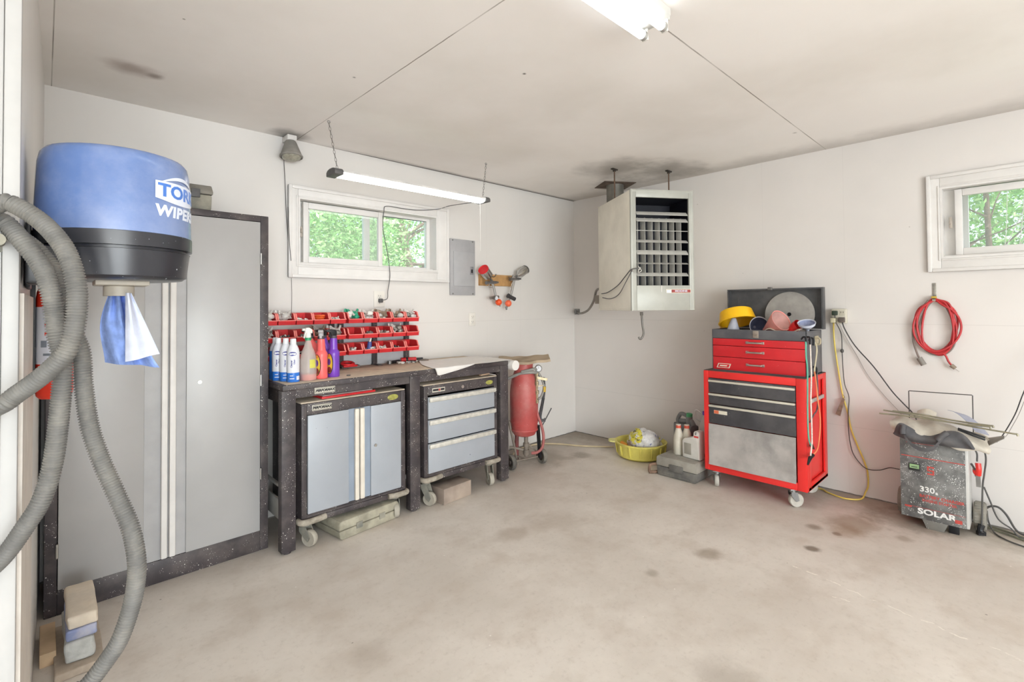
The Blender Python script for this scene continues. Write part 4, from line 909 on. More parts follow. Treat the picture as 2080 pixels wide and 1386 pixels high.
# outlets
def outlet(label, x, z, w=.072, h=.116):
    t = thing('wall_outlet', label, 'outlet', (x, -.003, z-h/2))
    b = MB(); b.box(x-w/2, x+w/2, -.006, 0, z-h/2, z+h/2, .003); b.build('cover_plate', OUTLETW, t)
    for s in (-1, 1):
        b = MB(); c = z+s*.022; b.box(x-.016, x+.016, -.009, -.004, c-.015, c+.015, .005); o = b.build('socket', OUTLETW, t)
        b = MB()
        for q in (-1, 1): b.box(x+q*.007-.0012, x+q*.007+.0012, -.0096, -.008, c-.002, c+.008)
        b.cyl((x, -.0096, c-.008), (x, -.008, c-.008), .0026, n=10); b.build('socket_hole', HOLE, o)
outlet('white wall outlet behind the racks with the lamp cord plugged in', -2.275, 1.388, .088, .12)
outlet('white wall outlet on the bare far wall below the breaker panel', -1.392, 1.218, .072, .113)
# plank with two spray guns
t = thing('mounting_board', 'tan wooden plank on the far wall holding two paint guns', 'board', (-1.12, -.01, 1.514))
b = MB(); b.box(-1.318, -.932, -.03, 0, 1.512, 1.612, .002); b.build('plank', mat('knotted_tan_plywood', 'b98f5c', .75, var=.25, scale=10, dust='7a5835', dustamt=.3), t)
for x in (-1.19, -.985):
    b = MB(); b.tube([(x, -.03, 1.60), (x, -.06, 1.59), (x, -.085, 1.60), (x, -.09, 1.615)], .004, 8); b.build('hook', STEEL, t)
CHROME = mat('brushed_chrome', 'c3c2c0', .22, 1, var=.06); GUN = mat('gun_metal', '908f8f', .35, .9, var=.15)
def gun(label, neck, cdir, cl, cr, grip, lid, extras):
    t = thing('spray_gun', label, 'spray gun', neck)
    n = Vector(neck); d = Vector(cdir).normalized(); c0 = n+d*.03; c1 = c0+d*cl
    b = MB(); x = d.orthogonal().normalized(); M = frame(c0, x, d.cross(x), d)
    b.at(M); b.lathe([(0, 0), (.010, 0), (.012, .012), (cr*.6, .02), (cr, .04), (cr, cl), (cr*.98, cl+.002)] if lid else [(0, 0), (.010, 0), (.012, .010), (cr, .048), (cr, cl), (0, cl)], (0, 0, 0), 28); cup = b.build('cup', CHROME, t)
    b = MB(); b.at(M)
    if lid: b.lathe([(cr+.003, cl-.012), (cr+.003, cl+.004), (cr-.004, cl+.005), (cr-.006, cl-.001), (0, cl-.001)], (0, 0, 0), 28); b.build('lid', RED, cup)
    else: b.lathe([(cr+.002, cl-.006), (cr+.002, cl+.003), (0, cl+.004)], (0, 0, 0), 28); b.build('lid', GUN, cup)
    b = MB(); b.tube([n+d*.034, n, n+Vector((0, 0, -.02))], .011, 10); b.cyl(n+Vector((-.055, -.01, -.018)), n+Vector((.05, .0, -.012)), .0125); b.cyl(n+Vector((-.075, -.012, -.02)), n+Vector((-.055, -.01, -.018)), .016, .013); b.cyl(n+Vector((.05, 0, -.012)), n+Vector((.075, .0, -.01)), .008)
    b.build('gun_body', GUN, t)
    g = [Vector(q) for q in grip]; b = MB(); b.tube(g, lambda u: .012-.003*u, 10); b.build('grip', mat('worn_grip_metal', 'a5a39f', .4, .8, var=.1), t)
    b = MB(); q = n+Vector((-.03, -.012, -.03)); b.tube([n+Vector((-.02, -.012, -.005)), q+Vector((-.02, -.004, -.02)), g[len(g)//2]+Vector((-.03, -.01, .0))], .0035, 6); b.build('trigger', CHROME, t)
    extras(t, g[-1])
ORB = mat('orange_filter_ball', 'e8531f', .35, var=.05)
def ex1(t, e):
    b = MB(); b.cyl(e+Vector((-.07, -.01, -.012)), e+Vector((.03, 0, -.0)), .012); b.cyl(e+Vector((-.02, -.03, -.012)), e+Vector((-.018, .0, -.01)), .02); b.tube([e, e+Vector((.022, 0, -.03)), e+Vector((.05, -.002, -.085))], .006, 8); b.build('regulator', mat('dull_brass_gun', '8d8681', .4, .8), t)
    b = MB(); b.cyl(e+Vector((-.0205, -.032, -.012)), e+Vector((-.020, -.030, -.012)), .017); b.build('gauge_face', mat('gauge_white', 'cfd0d4', .4), t)
    b = MB(); b.ball(e+Vector((.03, -.004, -.048)), .030); b.build('filter_ball', ORB, t)
def ex2(t, e):
    b = MB(); b.cyl(e+Vector((-.03, -.005, .012)), e+Vector((.04, -.015, -.018)), .018); b.cyl(e+Vector((-.035, -.005, .014)), e+Vector((-.03, -.005, .012)), .022); b.build('regulator', mat('dark_regulator', '4d4c4e', .4, .5), t)
    b = MB(); b.tube([e, e+Vector((-.02, 0, -.04)), e+Vector((-.05, -.002, -.1))], .006, 8); b.tube([e+Vector((-.06, 0, -.085)), e+Vector((-.048, 0, -.112))], .008, 8); b.build('air_fitting', STEEL, t)
    b = MB(); b.ball(e+Vector((-.032, -.004, -.056)), .031); b.build('filter_ball', mat('pale_orange_filter_ball', 'ea6a45', .35, var=.05), t)
gun('spray gun with a red-lidded steel cup on the left of the plank', (-1.239, -0.090, 1.551), (-0.196, -.05, 0.151), .13, .044, [(-1.235, -0.085, 1.547), (-1.212, -0.085, 1.491), (-1.190, -0.085, 1.413)], True, ex1)
gun('spray gun with a plain steel cup on the right of the plank', (-0.958, -0.090, 1.591), (0.215, .015, 0.116), .14, .040, [(-0.959, -0.085, 1.587), (-0.985, -0.085, 1.496), (-1.011, -0.085, 1.410)], False, ex2)

# ================================================================== CEILING FLUORESCENT
t = thing('ceiling_light', 'white two-tube fluorescent fixture on the ceiling at the top of the frame', 'ceiling light', (-3.0, -2.36, 2.33))
FX0, FX1 = -3.63, -2.385
b = MB(); b.prism([(-2.425, 2.44), (-2.425, 2.412), (-2.405, 2.395), (-2.315, 2.395), (-2.295, 2.412), (-2.295, 2.44)], 'x', FX0, FX1, b=.002); b.build('housing', mat('white_enamel_fixture', 'd3d2cd', .4, .1, var=.05), t)
TUBE = emis('lit_fluorescent_tube', 'f6faff', 5)
for y in (-2.405, -2.322):
    b = MB(); b.cyl((FX0+.035, y, 2.368), (FX1-.035, y, 2.368), .0165, n=24); tb = b.build('tube', TUBE, t)
    for x0, x1 in ((FX0+.017, FX0+.035), (FX1-.035, FX1-.017)):
        b = MB(); b.cyl((x0, y, 2.368), (x1, y, 2.368), .0172, n=24); b.build('tube_end', mat('brushed_tube_cap', 'b9b8b4', .4, .6), tb)
    for x in (FX0+.008, FX1-.016):
        b = MB(); b.box(x, x+.010, y-.013, y+.013, 2.352, 2.40, .003); b.build('socket', mat('white_lamp_socket', 'dddbd4', .5), t)
b = MB(); b.box(FX1-.004, FX1+.001, -2.42, -2.30, 2.397, 2.44); b.build('end_plate', mat('white_enamel_fixture', 'd3d2cd'), t)

# ================================================================== UNIT HEATER
th = math.radians(-33); tx = Vector((math.cos(th), math.sin(th), 0)); nn = Vector((math.sin(th), -math.cos(th), 0))
HC = Vector((-.53, -1.157, 0)); HW, HD = .51, .68
t = thing('unit_heater', 'grey box-shaped unit heater hung from the ceiling in the corner', 'heater', (-.53, -1.157, 1.285))
HM = frame((HC.x, HC.y, 0), tx, -nn, (0, 0, 1))      # local x along the face, y into the heater, z up
y0, y1 = -HD/2, HD/2; hx = HW/2; z0, z1 = 1.287, 2.195
HG = mat('heater_grey_green_paint', 'afb0a8', .42, .1, var=.06, scale=6, dust='96938a', dustamt=.25)
HGS = mat('heater_pale_side_paint', 'e9e5d8', .4, .1, var=.05, scale=4, dust='a9a598', dustamt=.25)
b = MB(); b.at(HM)
for x in (-hx, hx-.012): b.box(x, x+.012, y0+.006, y1, z0+.012, z1-.012, .004)
b.box(-hx+.004, hx-.004, y0+.006, y1, z1-.02, z1, .012); b.box(-hx+.004, hx-.004, y0+.006, y1, z0, z0+.02, .012); b.box(-hx, hx, y1-.012, y1, z0, z1, .004)
b.build('casing', HGS, t)
oz0, oz1 = 1.475, 2.135; ox0, ox1 = -.213, .215
b = MB(); b.at(HM)
for (xa, xb, za, zb) in ((-hx, ox0, z0, z1), (ox1, hx, z0, z1), (ox0, ox1, oz1, z1), (ox0, ox1, z0, oz0)): b.box(xa, xb, y0, y0+.02, za, zb, .003)
b.cyl((-hx+.012, y0+.012, z0+.002), (-hx+.012, y0+.012, z1-.002), .0135); b.cyl((hx-.012, y0+.012, z0+.002), (hx-.012, y0+.012, z1-.002), .0135); b.cyl((-hx+.012, y0+.012, z1-.013), (hx-.012, y0+.012, z1-.013), .0135)
b.build('front_panel', HG, t)
b = MB(); b.at(HM); b.box(ox0-.01, ox1+.01, y0+.30, y0+.305, oz0-.01, oz1+.01); b.box(ox0-.012, ox0-.006, y0+.02, y0+.30, oz0, oz1); b.box(ox1+.006, ox1+.012, y0+.02, y0+.30, oz0, oz1); b.box(ox0, ox1, y0+.02, y0+.30, oz0-.008, oz0-.002)
b.box(ox0-.012, ox1+.012, y0+.021, y0+.30, oz1+.003, oz1+.007); b.build('dark_core', mat('dark_blue_black_core', '12131f', .6, var=.3), t)  # near-black lining puts the cavity's shade into its colour
LV = mat('louvre_metal', 'bdbcb6', .4, .2, var=.06)
for k in range(7):
    x = ox0+.022+k*(ox1-ox0-.075)/6
    b = MB(); b.at(HM); b.surf(lambda u, v: Vector((x+.006-.004*u-.010*math.sin(u*1.4), y0+.03+.05*u, oz0+.001+(oz1-.15-oz0)*v+.0)), 6, 1, thick=.003); b.build('vertical_louvre', LV, t)
zs = [oz1-.118, oz1-.168, oz1-.328, oz1-.412, oz1-.494, oz1-.578]; hs = [.028, .030, .022, .034, .012, .026]
for z, h in zip(zs, hs):
    b = MB(); b.at(HM); b.surf(lambda u, v: Vector((ox0+.006+(ox1-ox0-.012)*v, y0+.004+.028*u, z-h/2+h*u**.8)), 5, 1, thick=.002); b.build('horizontal_louvre', LV, t)
b = MB(); b.at(HM); b.cyl((ox0, y0+.02, oz1-.247), (ox1, y0+.02, oz1-.247), .003, n=8); b.build('stay_rod', LV, t)
zb = 1.432
b = MB(); b.at(HM); b.box(.02, .222, y0-.0025, y0+.002, zb-.0155, zb+.0155, .001, 0); b.box(.064, .218, y0-.0035, y0, zb-.011, zb+.011, 0, 1); b.box(.024, .060, y0-.0035, y0, zb-.012, zb+.008, 0, 2)
M0 = HM @ frame((.142, y0-.004, zb), (1, 0, 0), (0, 0, 1)); b.at(Matrix()); b.text('MODINE', .018, M0, 2, .0003, .0006, 0, 1.45)
b.build('badge', [mat('cream_badge', 'd8d2c0', .4), mat('badge_dark_red', '9c3f3c', .4, var=.2, scale=30), LW], t)
b = MB(); b.at(HM); b.box(-.02, -.014, y0-.003, y0, 1.425, 1.475); b.build('clip', SILVER, t)
for p in ((-.723, -1.023), (-.338, -1.291)):
    b = MB(); b.cyl((p[0], p[1], 2.19), (p[0], p[1], 2.436), .0055, n=10); rd = b.build('hanger_rod', RUST, t)
    b = MB(); b.box(p[0]-.035, p[0]+.035, p[1]-.012, p[1]+.012, 2.43, 2.4399, .002); b.cyl((p[0], p[1], 2.418), (p[0], p[1], 2.43), .014, n=6); b.build('hanger_plate', mat('sooty_steel', '3d3732', .8, .3), rd)
b = MB(); b.cyl((-.268, -.715, 2.10), (-.268, -.715, 2.4399), .078, n=28); b.build('flue_pipe', mat('grey_flue_pipe', '7d7a72', .5, .5, var=.2), t)
b = MB(); b.at(frame((-.268, -.715, 2.434), tx, -nn, (0, 0, 1))); b.box(-.15, .15, -.13, .13, 0, .0055, .001); b.build('flue_flange', mat('rusty_flue_flange', '63564c', .8, .3, var=.35), t)
b = MB(); b.tube([(-0.693, -1.238, 1.263), (-0.687, -1.241, 1.175), (-0.680, -1.245, 1.105), (-0.696, -1.230, 1.063), (-0.708, -1.218, 1.079)], .0075, 10); b.cyl((-0.693, -1.238, 1.275), (-0.692, -1.238, 1.248), .013, n=8); b.build('drain_pipe', mat('dull_grey_pipe', '7b7873', .5, .5), t)
b = MB(); b.tube([(-.012, -.05, 1.263), (-0.269, -0.302, 1.253), (-0.313, -0.426, 1.287), (-0.357, -0.524, 1.370), (-0.382, -0.572, 1.460), (-0.403, -0.622, 1.481), (-0.446, -0.691, 1.473)], .011, 10); b.build('flexible_conduit', mat('grey_flex_conduit', '8b8680', .5, .5), t)
b = MB(); b.box(-.03, -.0, -.075, -.025, 1.235, 1.295, .004); b.cyl((-.045, -.05, 1.263), (-.02, -.05, 1.263), .017); b.build('conduit_fitting', STEEL, t)
CORD = mat('grey_cord', '5b5a5a')
b = MB(); b.tube([(-0.649, -0.828, 1.428), (-0.709, -0.936, 1.437), (-0.828, -1.114, 1.484), (-0.907, -1.235, 1.545), (-0.961, -1.322, 1.589), (-0.931, -1.365, 1.599)], .004, 7); b.tube([(-0.659, -0.845, 1.394), (-0.736, -0.979, 1.383), (-0.839, -1.130, 1.414), (-0.918, -1.250, 1.507), (-0.956, -1.327, 1.585)], .0035, 7); b.build('control_wire', CORD, t)
b = MB(); b.tube([(-0.934, -1.363, 1.613), (-0.915, -1.379, 1.580), (-0.933, -1.362, 1.570), (-0.920, -1.375, 1.606)], .004, 7); b.box(-0.945, -0.921, -1.318, -1.298, 1.577, 1.597, .002); b.build('wire_knot', mat('pale_wire_clip', 'b5b2aa', .5), t)
b = MB(); q = Vector((-0.522, -0.713, 1.389)); b.box(q.x-.03, q.x+.03, q.y-.03, q.y+.03, q.z-.045, q.z+.03, .004); b.build('junction_box', mat('weathered_junction_box', '857c72', .6, .3), t)

# ================================================================== SAND BLASTER
BX, BY = -1.137, -.375
t = thing('sandblaster', 'red pressure pot sandblaster on two wheels beside the workbench', 'sandblaster', (BX, BY, 0))
POT = mat('chalky_red_paint', 'b04a47', .5, var=.15, scale=6, dust='c08079', dustamt=.6, spk='ead9d2', spks=26, spkt=.06)
b = MB(); b.lathe([(0, .232), (.05, .236), (.09, .252), (.108, .285), (.112, .292), (.1125, .34), (.118, .36), (.119, .60), (.114, .66), (.103, .72), (.086, .768), (.078, .785), (.078, .84), (.083, .845), (.083, .855), (0, .856)], (BX, BY, 0), 36); b.lathe([(.1135, .288), (.116, .292), (.116, .30), (.1135, .304)], (BX, BY, 0), 36); b.build('tank', POT, t)
GB = mat('dusty_grey_brown_pipe', '83796e', .7, .2, var=.15)
b = MB(); b.tube([(-1.253, -.31, .368), (-1.219, -.34, .15), (-1.20, -.36, .0)], .011, 8); b.build('leg', GB, t)
b = MB(); b.tube([(BX-.06, BY+.03, .26), (BX-.065, BY+.03, .0)], .017, 10); b.build('leg', mat('dark_red_leg', '6b3432', .6), t)
b = MB(); b.bar((-1.06, -.46, .32), (-1.055, -.475, .06), .022, .022); b.bar((BX+.07, BY-.04, .32), (-1.055, -.47, .31), .02, .03); b.build('leg', BLACKPL, t)
b = MB(); b.tube([(BX, BY-.02, .24), (BX, BY-.02, .07)], .018, 12); b.cyl((BX, BY-.02, .15), (BX, BY-.02, .18), .026); b.cyl((BX, BY-.02, .085), (BX, BY-.02, .125), .027); b.tube([(-1.249, -.306, .147), (-1.20, -.352, .139), (-1.11, -.40, .10)], .013, 10); b.bar((BX+.02, BY-.02, .17), (BX+.085, BY-.05, .10), .012, .012); b.build('outlet_valve', GB, t)
AX0, AX1 = Vector((-1.322, -.405, .062)), Vector((-1.018, -.462, .062)); ad = (AX1-AX0).normalized()
b = MB(); b.cyl(AX0, AX1, .007, n=10); b.bar((-1.21, -.352, .08), (-1.19, -.43, .062), .012, .012); b.build('axle', GB, t)
for p in (AX0, AX1):
    M = frame(p, ad.orthogonal().normalized(), ad.cross(ad.orthogonal().normalized()), ad)
    b = MB(); b.at(M); b.lathe([(.036, -.014), (.058, -.018), (.062, -.012), (.062, .012), (.058, .018), (.036, .014)], (0, 0, 0), 30); w_ = b.build('wheel', RUBBER, t)
    b = MB(); b.at(M); b.lathe([(.0, -.016), (.014, -.018), (.016, -.006), (.037, -.008), (.037, .008), (.016, .006), (.014, .018), (0, .016)], (0, 0, 0), 24); b.build('hub', mat('dark_wheel_hub', '4f4741', .6, .3), w_)
b = MB(); b.tube([(-1.269, -.31, .72), (-1.215, -.40, .765), (-1.16, -.478, .78), (-1.115, -.492, .775), (-1.09, -.48, .76)], .013, 10); b.tube([(-1.21, -.42, .785), (-1.157, -.49, .805), (-1.11, -.492, .803), (-1.079, -.49, .765), (-1.052, -.507, .71), (-1.041, -.517, .648), (-1.053, -.50, .574), (-1.075, -.47, .54)], .011, 10); b.build('air_hose', mat('grey_air_hose', '8f8d88', .6), t)
b = MB(); b.tube([(-1.045, -.515, .73), (-1.038, -.515, .632), (-1.045, -.506, .54), (-1.062, -.49, .424), (-1.058, -.491, .36)], .012, 8); b.bar((-1.044, -.512, .56), (-1.062, -.487, .40), .026, .006); b.build('strap_hose', mat('black_hose_rubber', '3d3d40', .6), t)
b = MB(); b.cyl((-1.038, -.519, .655), (-1.039, -.517, .61), .0135); b.build('yellow_band', mat('yellow_hose_band', 'c9a63a', .6), t)
b = MB(); b.bar((-1.06, -.49, .34), (-1.034, -.518, .39), .016, .006); b.bar((-1.054, -.49, .307), (-.995, -.556, .473), .018, .008); b.bar((-1.07, -.475, .37), (-1.03, -.52, .372), .02, .02); b.build('tow_handle', mat('charcoal_handle', '4c4b4d', .5, .3), t)
b = MB(); b.tube([(-1.095, -.468, .52), (-1.082, -.478, .424), (-1.06, -.496, .341), (-1.046, -.51, .241), (-1.053, -.502, .149), (-1.086, -.475, .108), (-1.12, -.44, .100)], .012, 10); b.build('sand_hose', mat('dusty_red_hose', 'a86460', .6), t)
b = MB(); px, py = -1.101, -.488
for z, r_, h in ((.76, .016, .03), (.72, .012, .03), (.685, .018, .03), (.65, .012, .03), (.61, .02, .03), (.575, .013, .03), (.535, .017, .03)): b.cyl((px, py, z-h/2), (px, py, z+h/2), r_, n=8)
b.cyl((px, py, .52), (px, py, .79), .008); b.bar((px, py, .732), (px+.075, py-.05, .713), .016, .02); b.bar((px, py, .66), (px+.05, py-.03, .665), .008, .006); b.tube([(px, py, .54), (BX+.09, BY-.06, .53)], .010, 8); b.build('valve_stack', mat('tarnished_brass', 'a8987c', .4, .7, var=.25, scale=40), t)
M = frame((-1.092, -.503, .808), (.77, -.64, 0), (0, 0, 1))
b = MB(); b.at(M); b.lathe([(0, -.018), (.026, -.018), (.030, -.014), (.030, .008), (.026, .011), (.024, .008)], (0, 0, 0), 24); g = b.build('gauge', mat('gauge_grey_case', '9b9a96', .4, .5), t)
b = MB(); b.at(frame((-1.092, -.503, .808), (.725, -.689, 0), (0, 0, 1))); b.lathe([(0, .008), (.024, .008)], (0, 0, 0), 24); b.box(-.001, .001, -.002, .018, .0085, .0095, 0, 1); b.build('gauge_face', [mat('gauge_white', 'cfd0d4'), BLACKPL], g)
b = MB()
def board(u, v): return Vector((BX, BY, .872))+Vector((.705, -.71, 0))*((u-.5)*.43)+Vector((.69, .72, 0))*((v-.5)*.30*(1-.5*max(0, u-.55)))+Vector((0, 0, -.004*math.cos((u-.4)*4)+.03*max(0, u-.45)+.02*v+.003*math.sin(u*19)))
b.surf(board, 24, 10, thick=.02); o = b.build('folded_cardboard', mat('old_tan_cardboard', 'a3917a', .9, var=.2, scale=9, dust='c4b49b', dustamt=.4)); tag(o, 'old tan cardboard folded flat over the top of the red sandblaster', 'cardboard')
t = thing('air_line', 'cream coloured hose lying on the floor from the sandblaster to the yellow pan', 'hose', (-.6, -.12, 0))
b = MB(); b.tube([(-1.06, -.15, .008), (-.93, -.06, .008), (-.80, -.045, .008), (-.653, -.062, .008), (-.574, -.116, .008), (-.486, -.228, .008), (-.404, -.391, .008), (-.30, -.53, .008), (-.21, -.63, .008)], .007, 8); b.build('hose', mat('cream_hose', 'c0b090', .6), t)

# ================================================================== YELLOW PAN, CASE, JUGS
PX, PY = -.268, -.950; PR = .212
t = thing('drain_pan', 'round yellow oil drain pan on the floor by the side wall', 'pan', (PX, PY, 0))
YEL = mat('oily_yellow_plastic', 'dbd06a', .45, var=.12, scale=7, dust='b3a95c', dustamt=.4)
b = MB(); b.lathe([(0, .004), (PR-.035, .004), (PR-.014, .02), (PR-.004, .11), (PR+.012, .128), (PR+.012, .136), (PR-.004, .137), (PR-.012, .125), (PR-.022, .022), (PR-.04, .010), (0, .010)], (PX, PY, 0), 48)
for k in range(14):
    a = k*2*PI/14+.1; b.bar((PX+(PR-.010)*math.cos(a), PY+(PR-.010)*math.sin(a), .035), (PX+(PR+.004)*math.cos(a), PY+(PR+.004)*math.sin(a), .12), .012, .010)
b.build('basin', YEL, t)
b = MB(); d = Vector((-.55, .83, 0)).normalized(); p = Vector((PX, PY, .13))+d*(PR+.004); q = d.cross(Vector((0, 0, 1)))
b.at(frame(p, q, d, (0, 0, 1))); b.prism([(-.06, -.01), (.06, -.01), (.045, .05), (.018, .062), (.018, .035), (-.018, .035), (-.018, .062), (-.045, .05)], 'z', -.006, .006, b=.002); b.build('carry_grip', mat('pale_yellow_grip', 'd9d488', .5), t)
def crumple(v, s=0): return 1+.16*mn.noise(v*2.4+Vector((s, 0, 0)))+.12*mn.noise(v*5.5+Vector((0, s, 0)))+.05*abs(mn.noise(v*11))
BAGW = mat('crumpled_white_bag', 'd3d2d0', .5, var=.08, scale=14, dust='a4a3a6', dustamt=.4, bump=.5); BAGY = mat('bag_yellow_print', 'cfc43c', .5, var=.25, scale=16); BAGB = mat('bag_blue_print', '5b6597', .5, var=.3, scale=30)
t = thing('crumpled_bag', 'crumpled white and yellow plastic sack lying in the yellow pan', 'bag', (PX, PY, .02))
b = MB(); bm = bmesh.new(); bmesh.ops.create_uvsphere(bm, u_segments=48, v_segments=28, radius=1)
for v in bm.verts:
    k = crumple(v.co, 3); v.co = Vector((PX+.0+v.co.x*.115*k, PY-.03+v.co.y*.140*k, .130+v.co.z*.112*k))
bm.verts.index_update(); vs = [v.co.copy() for v in bm.verts]
b.add(vs, [[v.index for v in f.verts] for f in bm.faces])
bm.free()
nt = NT('printed_crumpled_sack'); p_ = nt.sep()
cw = nt.mix(nt.ramp(nt.noise(20, 6), .3, .7), lin('bdbcbb'), lin('dedddb'))
dd = nt.math('ADD', nt.math('MULTIPLY', p_[0], -.72), nt.math('MULTIPLY', p_[1], .69))
ym = nt.math('MULTIPLY', nt.math('GREATER_THAN', nt.math('ADD', dd, nt.math('MULTIPLY', nt.math('SUBTRACT', nt.noise(14, 4), .5), .10)), .015), nt.math('GREATER_THAN', nt.math('ADD', p_[2], nt.math('MULTIPLY', nt.math('SUBTRACT', nt.noise(11, 3), .5), .12)), .118))
cw = nt.mix(nt.math('MULTIPLY', ym, nt.ramp(nt.noise(30, 3), .35, .5)), cw, lin('d0c543'))
bmk = nt.math('MULTIPLY', nt.math('GREATER_THAN', nt.noise(34, 2), .63), nt.math('SUBTRACT', 1.0, ym))
cw = nt.mix(nt.math('MULTIPLY', bmk, .8), cw, lin('5d6797')); cw = nt.mix(nt.math('MULTIPLY', nt.math('MULTIPLY', ym, nt.math('GREATER_THAN', nt.noise(42, 2), .6)), .8), cw, lin('5f5a3a'))
nt.base(cw); nt.val(.45, nt.b.inputs['Roughness']); nt.bump(nt.noise(45, 6), .6, .004)
b.build('sack', nt.m, t, ang=60)
b = MB(); b.ball((PX+.09, PY-.10, .10), .05, (1, 1.1, .9), 18, 0, lambda v: crumple(v, 9)); b.tube([(PX+.09, PY-.11, .12), (PX+.10, PY-.14, .155), (PX+.105, PY-.15, .18)], lambda u: .012-.008*u, 8); b.build('sack_neck', BAGW, t, ang=60)
b = MB(); b.tube([(PX-.09, PY+.10, .085), (PX-.12, PY+.08, .10), (PX-.105, PY+.125, .11)], .024, 10); b.ball((PX-.10, PY+.06, .075), .03); tag(b.build('orange_rag', mat('orange_cloth', 'c9822a', .7, var=.2)), 'orange rag half hidden in the left of the yellow pan', 'rag')
# grey case
t = thing('tool_case', 'dusty dark grey case on the floor with jugs standing on it', 'case', (-.45, -1.44, 0))
GC = mat('dusty_dark_case', '5f5d59', .75, var=.12, dust='98948a', dustamt=.5); GCT = mat('dust_covered_case_top', '8d8980', .9, var=.12, dust='a9a498', dustamt=.5)
b = MB(); b.prism([(-1.30, .0), (-1.60, .0), (-1.615, .02), (-1.618, .074), (-1.288, .074), (-1.29, .02)], 'x', -.585, -.20, b=.008); b.box(-.590, -.575, -1.56, -1.33, .012, .022, .003); b.build('case_bottom', GC, t)
b = MB(); b.prism([(-1.286, .076), (-1.62, .076), (-1.618, .138), (-1.608, .150), (-1.298, .150), (-1.288, .138)], 'x', -.588, -.195, b=.006); b.box(-.5, -.26, -1.57, -1.33, .150, .1525, .001); b.build('case_lid', GCT, t)
b = MB(); b.box(-.596, -.583, -1.51, -1.40, .055, .105, .004); b.build('latch', GC, t)
b = MB(); b.tube([(-.56, -1.285, .075), (-.60, -1.245, .07), (-.612, -1.24, .03), (-.60, -1.245, .012), (-.56, -1.28, .015)], .011, 8); b.cyl((-.615, -1.24, .014), (-.59, -1.262, .014), .012); o = b.build('shackle', mat('rusty_shackle', '8f7462', .8, .4, var=.3)); tag(o, 'rusty shackle on the floor against the left end of the grey case', 'shackle')
JZ = .1535
REDCAP = mat('orange_red_cap', 'c9543c', .5)
OLDW = mat('stained_white_plastic', 'cfcabc', .5, var=.08, scale=10, dust='a89f84', dustamt=.35)
def slim(label, x, y):
    t = thing('oil_bottle', label, 'bottle', (x, y, JZ)); c = (x, y, JZ)
    b = MB(); b.lathe([(0, 0), (.036, 0), (.039, .004), (.039, .11), (.036, .14), (.028, .172), (.0205, .196), (.018, .205)], c, 28, M=None); b.build('bottle', OLDW, t)
    b = MB(); b.lathe([(.0195, .204), (.0195, .226), (.018, .228), (0, .228)], c, 20); b.build('cap', REDCAP, t)
    b = MB(); b.lathe([(.0198, .226), (.0185, .232), (0, .232)], c, 20); b.build('cap_top', OLDW, t)
slim('slim white bottle with orange cap at the left on the grey case', -.440, -1.400)
slim('slim white bottle with orange cap, second from left on the grey case', -.405, -1.452)
# white oil jug with offset spout
x, y = -.462, -1.532; t = thing('oil_jug', 'white oil jug with clear level window in front on the grey case', 'jug', (x, y, JZ))
M = frame((x, y, JZ), (-.10, -1, 0), (1, -.10, 0), (0, 0, 1))
b = MB(); b.at(M); b.prism([(-.072, 0), (.07, 0), (.072, .01), (.072, .205), (.066, .215), (.030, .215), (.024, .205), (.020, .168), (-.05, .150), (-.07, .135), (-.074, .12)], 'y', -.038, .038, b=.010); b.build('jug_body', mat('white_jug_plastic', 'd9d7d0', .45, var=.05, dust='b5b0a4', dustamt=.25), t)
b = MB(); b.at(M); b.box(-.055, .005, -.0395, -.037, .03, .115, .002); b.build('level_window', mat('grey_level_window', '9a958a', .4, var=.1), t)
b = MB(); b.at(M); b.box(.030, .067, -.0395, -.037, .168, .182, 0, 0); b.box(.040, .044, -.0395, -.037, .188, .208, 0, 1); b.box(.044, .052, -.0395, -.037, .194, .197, 0, 1); b.box(.044, .055, -.0395, -.037, .204, .208, 0, 1); b.build('label', [mat('red_label_band', 'c94c48', .5), mat('black_label_print', '37363a', .5)], t)
# grey jug with green cap
x, y = -.268, -1.375; t = thing('oil_jug', 'dark grey oil jug with a green cap at the back on the grey case', 'jug', (x, y, JZ))
M = frame((x, y, JZ), (-.25, -1, 0), (1, -.25, 0), (0, 0, 1)); GJ = mat('grey_jug_plastic', '6e6e6e', .5, var=.06)
b = MB(); b.at(M); b.prism([(-.085, 0), (.085, 0), (.09, .01), (.09, .185), (.085, .20), (-.088, .20), (-.09, .19), (-.09, .01)], 'y', -.05, .05, b=.012)
b.tube([(-.075, 0, .19), (-.082, 0, .225), (-.058, 0, .268), (-.035, 0, .278), (.0, 0, .272), (.02, 0, .262)], .016, 10); b.tube([(-.06, 0, .215), (.0, 0, .222), (.05, 0, .235), (.08, 0, .20)], .02, 10); b.cyl((.035, 0, .2), (.035, 0, .266), .026); b.build('jug_body', GJ, t)
b = MB(); b.at(M); b.cyl((.035, 0, .263), (.038, 0, .292), .024); b.build('cap', mat('green_jug_cap', '3c8f5e', .5), t)
b = MB(); b.at(M); b.box(-.02, .06, -.0515, -.049, .08, .15, .001); b.build('label', mat('pale_grey_label', '9c9c9e', .5, var=.15, scale=40), t)
